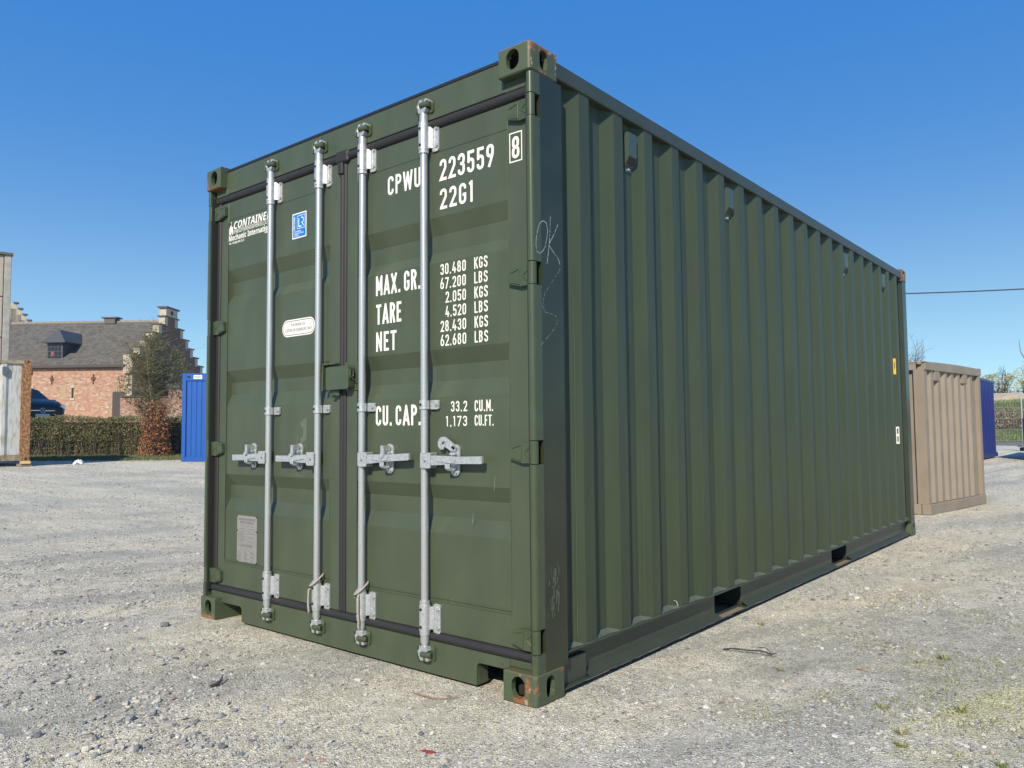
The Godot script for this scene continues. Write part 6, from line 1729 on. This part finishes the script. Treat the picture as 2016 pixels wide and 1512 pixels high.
	g = Geo.new(); g.tube([Vector3(0, 0, 0), Vector3(-0.05, 1.2, 0), Vector3(-0.25, 2.1, 0.02)], [0.05, 0.04, 0.03], 7); part("trunk", g, M.bark_grey, t)
	g = Geo.new()
	g.tube([Vector3(-0.25, 2.1, 0.02), Vector3(-0.48, 2.75, 0.0), Vector3(-0.78, 3.15, 0.02), Vector3(-0.93, 3.5, 0.02), Vector3(-0.96, 3.9, 0.0)], [0.03, 0.022, 0.017, 0.013, 0.006], 5)
	for q3 in [[Vector3(-0.70, 3.05, 0.0), Vector3(-0.9, 3.16, 0.0)], [Vector3(-0.3, 2.3, 0.0), Vector3(-0.2, 3.0, 0.1)], [Vector3(-0.48, 2.75, 0.0), Vector3(-0.72, 2.92, -0.1)], [Vector3(-0.25, 2.1, 0), Vector3(0.3, 2.9, 0.2)], [Vector3(-0.1, 1.6, 0), Vector3(0.4, 2.3, -0.2)], [Vector3(-0.2, 1.9, 0), Vector3(-0.62, 2.5, 0.1)]]: g.tube([q3[0], (q3[0] + q3[1]) / 2 + Vector3(0.02, 0.02, 0), q3[1]], [0.013, 0.01, 0.004], 4)
	part("crown", g, M.bark_grey, t)
	# overhead cable
	g = Geo.new()
	var cab := []; var cr := []
	for i in 41:
		var f := i / 40.0; var p2 := Vector3(-14.0, 8.2, -35.2).lerp(Vector3(26.0, 8.2, -41.5), f); p2.y -= 1.35 * 4.0 * f * (1.0 - f)
		cab.append(p2); cr.append(0.03)
	g.tube(cab, cr, 6)
	for k in 2:
		var pg := Geo.new(); pg.cyl(Vector3.ZERO, Vector3(0, 8.5, 0), 0.16, 0.10, 10)
		var po := part("utility_pole", pg, M.bark_grey); po.position = on([-14.0, 26.0][k], [-35.2, -41.5][k]); tag(po, ["wooden utility pole behind the green container, carrying the cable's left end", "wooden utility pole right of the picture, carrying the cable's right end"][k], "utility pole")
	tag(part("overhead_cable", g, M.ink), "black overhead cable crossing the sky at right above the beige container", "cable")
	# the two pieces of rope tied to the bars
	for k in 2:
		g = Geo.new(); var x: float = BARS[1 + k]; var pts := []
		for i in 14: pts.append(Vector3(x + cos(TAU * i / 10.0 + 2.2) * 0.030, 0.312 - 0.03 * cos(TAU * i / 10.0) + i * 0.001, -0.028 + sin(TAU * i / 10.0 + 2.2) * 0.033))
		if k == 0: pts = pts + [Vector3(x - 0.03, 0.27, -0.002), Vector3(x - 0.033, 0.235, -0.002), Vector3(x - 0.031, 0.20, 0.0), Vector3(x - 0.025, 0.165, 0.0)]
		else: pts = pts + [Vector3(x + 0.012, 0.285, 0.004), Vector3(x + 0.014, 0.25, 0.004), Vector3(x + 0.012, 0.215, 0.004), Vector3(x + 0.016, 0.18, 0.003), Vector3(x + 0.014, 0.145, 0.002)]
		var rr := []
		for i in pts.size(): rr.append(0.0044 if i % 2 else 0.0054)
		g.tube(pts, rr, 7)
		tag(part("rope", g, M.rope), ["cream rope looped round the second locking bar from the left, hanging on its left side", "twisted cream rope looped round the third locking bar from the left, hanging down its front"][k], "rope")

# ---------------------------------------------------------------- materials
func materials() -> void:
	var paint := noise_tex(0.014, grey(0.90), grey(1.0), 256)
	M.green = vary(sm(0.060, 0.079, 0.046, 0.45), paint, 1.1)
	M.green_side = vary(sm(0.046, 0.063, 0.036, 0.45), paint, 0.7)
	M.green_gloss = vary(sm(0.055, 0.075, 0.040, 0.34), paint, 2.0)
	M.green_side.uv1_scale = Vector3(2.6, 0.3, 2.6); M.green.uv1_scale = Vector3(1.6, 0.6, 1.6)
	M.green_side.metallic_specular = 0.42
	M.sealant = sm(0.078, 0.094, 0.066, 0.6)
	M.green_pale = sm(0.16, 0.20, 0.14, 0.6)
	M.green_ghost = sm(0.085, 0.112, 0.072, 0.35)
	M.post = vary(sm(0.029, 0.036, 0.018, 0.29), noise_tex(0.02, grey(0.86), grey(1.0), 256), 1.0)
	M.rail = vary(sm(0.046, 0.058, 0.040, 0.42), paint, 1.0)
	M.vent = sm(0.05, 0.075, 0.06, 0.3)
	M.galv = vary(sm(0.62, 0.645, 0.66, 0.42, 0.6), noise_tex(0.09, grey(0.82), grey(1.0), 256, FastNoiseLite.TYPE_CELLULAR), 9.0)
	M.galv_bar = vary(sm(0.64, 0.66, 0.67, 0.34, 0.65), noise_tex(0.06, grey(0.86), grey(1.0), 256, FastNoiseLite.TYPE_SIMPLEX_SMOOTH, grey(0.90)), 7.0)
	M.galv_dull = sm(0.38, 0.42, 0.42, 0.5, 0.6)
	M.rubber = sm(0.016, 0.0155, 0.017, 0.6)
	M.inner_dark = sm(0.012, 0.016, 0.012, 0.8)  # near-black for hollows and openings, carries their shade as colour
	M.print_white = sm(0.70, 0.70, 0.66, 0.5)
	M.ink = sm(0.012, 0.013, 0.015, 0.5)
	M.ink_grey = sm(0.13, 0.13, 0.15, 0.6)
	M.label_blue = sm(0.0, 0.15, 0.52, 0.45)
	M.plate = sm(0.30, 0.29, 0.27, 0.42, 0.4)
	M.seal_hole = sm(0.06, 0.065, 0.055, 0.7)
	M.yellow = sm(0.80, 0.44, 0.01, 0.5)
	M.chalk = sm(0.42, 0.48, 0.48, 0.9)
	M.scuff = sm(0.12, 0.13, 0.095, 0.7)
	M.rust_edge = sm(0.19, 0.145, 0.105, 0.85)
	M.rope = vary(sm(0.55, 0.49, 0.41, 0.9), noise_tex(0.15, grey(0.6), grey(1.0), 128), 14.0)
	M.bark = sm(0.10, 0.075, 0.05, 0.9)
	M.bark_dark = sm(0.035, 0.03, 0.027, 0.8)
	M.bark_grey = sm(0.13, 0.115, 0.10, 0.9)
	M.twig = sm(0.17, 0.15, 0.075, 0.9)
	M.bramble = sm(0.15, 0.105, 0.07, 0.9)
	M.grain = noise_tex(0.05, grey(0.80), grey(1.0), 256)
	var gi := gravel_images()
	var gr := StandardMaterial3D.new()
	gr.albedo_texture = gi[0]; gr.vertex_color_use_as_albedo = true; gr.roughness = 0.95; gr.metallic_specular = 0.3
	gr.albedo_color = lin(1.3, 1.3, 1.3)
	gr.heightmap_enabled = true; gr.heightmap_texture = gi[1]; gr.heightmap_scale = 1.4
	gr.uv1_triplanar = true; gr.uv1_world_triplanar = true; gr.uv1_scale = Vector3.ONE * 1.05; gr.uv1_offset = Vector3(0.37, 0, 0.21)
	gr.detail_enabled = true; gr.detail_blend_mode = BaseMaterial3D.BLEND_MODE_MUL; gr.detail_uv_layer = BaseMaterial3D.DETAIL_UV_2
	gr.detail_albedo = noise_tex(0.22, grey(0.90), grey(1.0), 512, FastNoiseLite.TYPE_CELLULAR, grey(0.97), 5)
	gr.uv2_triplanar = true; gr.uv2_world_triplanar = true; gr.uv2_scale = Vector3.ONE * 0.23
	M.gravel = gr
	M.stone = vary(sm(1, 1, 1, 0.92), M.grain, 3.0, true); M.stone.vertex_color_use_as_albedo = true
	M.leaf = sm(1, 1, 1, 0.75); M.leaf.vertex_color_use_as_albedo = true; M.leaf.backlight_enabled = true; M.leaf.backlight = Color(0.3, 0.3, 0.2)
	M.vcol = sm(1, 1, 1, 0.8); M.vcol.vertex_color_use_as_albedo = true
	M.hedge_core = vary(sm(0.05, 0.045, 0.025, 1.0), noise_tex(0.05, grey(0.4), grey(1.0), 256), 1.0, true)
	M.brick = sm(1, 1, 1, 0.95); M.brick.albedo_texture = brick_image()
	M.brick_shaded = vary(sm(0.20, 0.12, 0.085, 0.95), noise_tex(0.04, grey(0.7), grey(1.0), 256), 0.5)  # gable brick, darkened so the colour carries its shade
	M.slate = sm(1, 0.97, 0.92, 0.9); M.slate.metallic_specular = 0.25; M.slate.albedo_texture = slate_image()
	M.slate_flat = sm(0.13, 0.12, 0.105, 0.85)
	M.ridge = vary(sm(0.40, 0.37, 0.32, 0.9), noise_tex(0.08, grey(0.5), grey(1.0), 128), 1.2)
	M.white_stone = vary(sm(0.56, 0.50, 0.40, 0.9), noise_tex(0.04, grey(0.78), grey(1.0), 256), 1.0)
	M.stone_dark = sm(0.11, 0.10, 0.085, 0.9)
	M.pale_brick = vary(sm(0.52, 0.40, 0.28, 0.95), noise_tex(0.08, grey(0.65), grey(1.0), 256), 2.0)
	M.brown_paint = sm(0.14, 0.09, 0.065, 0.7); M.gutter = sm(0.09, 0.075, 0.07, 0.6)
	M.door_grey = sm(0.05, 0.046, 0.048, 0.7); M.iron = sm(0.035, 0.03, 0.03, 0.7)
	M.lead = sm(0.055, 0.06, 0.068, 0.55)
	M.window_glass = sm(0.02, 0.022, 0.025, 0.08)
	M.pebble = vary(sm(0.58, 0.52, 0.43, 0.95), noise_tex(0.10, grey(0.66), grey(1.0), 512), 0.55)
	M.concrete = vary(sm(0.40, 0.385, 0.35, 0.9), noise_tex(0.03, grey(0.85), grey(1.0), 256), 0.5)
	M.old_white = vary(sm(0.42, 0.45, 0.45, 0.6), noise_tex(0.014, Color(0.74, 0.68, 0.60), Color(1, 1, 1), 512, FastNoiseLite.TYPE_SIMPLEX_SMOOTH, Color(0.97, 0.96, 0.95)), 0.8)
	M.old_cream = vary(sm(0.34, 0.32, 0.25, 0.7), noise_tex(0.02, Color(0.6, 0.5, 0.4), Color(1, 1, 1), 256), 1.0)
	M.rust = vary(sm(0.34, 0.25, 0.165, 0.9), noise_tex(0.022, Color(0.55, 0.36, 0.26), Color(1.0, 0.98, 0.92), 512, FastNoiseLite.TYPE_SIMPLEX_SMOOTH, Color(0.84, 0.70, 0.56), 7, 5), 0.9)
	M.slate_blue = sm(0.07, 0.10, 0.14, 0.5)
	M.wood_new = sm(0.58, 0.38, 0.17, 0.8); M.wood_old = sm(0.26, 0.20, 0.15, 0.9)
	M.cabin_blue = sm(0.002, 0.072, 0.33, 0.4)
	M.navy = vary(sm(0.018, 0.034, 0.21, 0.42), paint, 0.6)
	M.old_white.uv1_scale = Vector3(1.6, 0.3, 1.6); M.rust.uv1_scale = Vector3(1.5, 0.9, 1.5)
	M.beige = vary(sm(0.265, 0.22, 0.17, 0.55), paint, 0.6)
	M.car_paint = sm(0.004, 0.006, 0.014, 0.3); M.car_paint.clearcoat_enabled = true; M.car_paint.clearcoat = 0.25; M.car_paint.clearcoat_roughness = 0.08; M.car_paint.metallic_specular = 0.3
	M.chrome = sm(0.75, 0.76, 0.78, 0.15, 1.0); M.headlamp = sm(0.62, 0.66, 0.70, 0.12, 0.6)
	M.asphalt = vary(sm(0.17, 0.165, 0.16, 0.95), noise_tex(0.05, grey(0.85), grey(1.0), 256), 0.6, true)
	M.meadow = vary(sm(0.11, 0.14, 0.04, 0.95), noise_tex(0.03, grey(0.6), grey(1.0), 256), 0.2, true)
	M.sand = vary(sm(0.56, 0.44, 0.29, 0.95), noise_tex(0.03, grey(0.75), grey(1.0), 256), 0.15, true)
	M.bag = sm(0.66, 0.68, 0.70, 0.4)

func _ready() -> void:
	# camera, sky, sun, exposure
	var cam := Camera3D.new()
	cam.name = "camera"; cam.fov = 52.479; cam.near = 0.05; cam.far = 3000.0
	cam.transform = Transform3D(Basis.from_euler(Vector3(0.0602, 0.6874, -0.0091), EULER_ORDER_YXZ), CAM)
	add_child(cam)
	cam.current = true
	var sky := ProceduralSkyMaterial.new()
	sky.sky_top_color = lin(0.036, 0.203, 0.585); sky.sky_horizon_color = lin(0.66, 1.06, 1.14); sky.sky_curve = 0.092; sky.sky_energy_multiplier = 0.95
	sky.ground_bottom_color = Color(0.40, 0.39, 0.36); sky.ground_horizon_color = Color(0.60, 0.64, 0.64); sky.sun_angle_max = 20.0; sky.sun_curve = 0.12
	var env := Environment.new()
	env.background_mode = Environment.BG_SKY; env.sky = Sky.new(); env.sky.sky_material = sky
	env.tonemap_mode = Environment.TONE_MAPPER_LINEAR; env.tonemap_exposure = 1.25
	env.sdfgi_enabled = true; env.ssao_enabled = true; env.ssil_enabled = true
	env.fog_enabled = true; env.fog_density = 0.0006; env.fog_light_color = Color(0.72, 0.82, 0.92)
	var we := WorldEnvironment.new(); we.name = "environment"; we.environment = env; add_child(we)
	var sun := DirectionalLight3D.new()
	sun.name = "sun"; sun.light_energy = 1.6; sun.light_color = Color(1.0, 0.955, 0.87); sun.light_angular_distance = 0.53; sun.shadow_enabled = true
	sun.transform = Transform3D(Basis.looking_at(-SUN.normalized()), Vector3(0, 20, 0)); add_child(sun)
	rng.seed = 2024
	bumps.seed = 5; bumps.frequency = 0.05; bumps.fractal_octaves = 3
	patches.seed = 9; patches.frequency = 0.05; patches.fractal_octaves = 4
	materials()
	build_ground()
	left_background()
	right_background()
	build_container()
	scatter_gravel()
	litter()
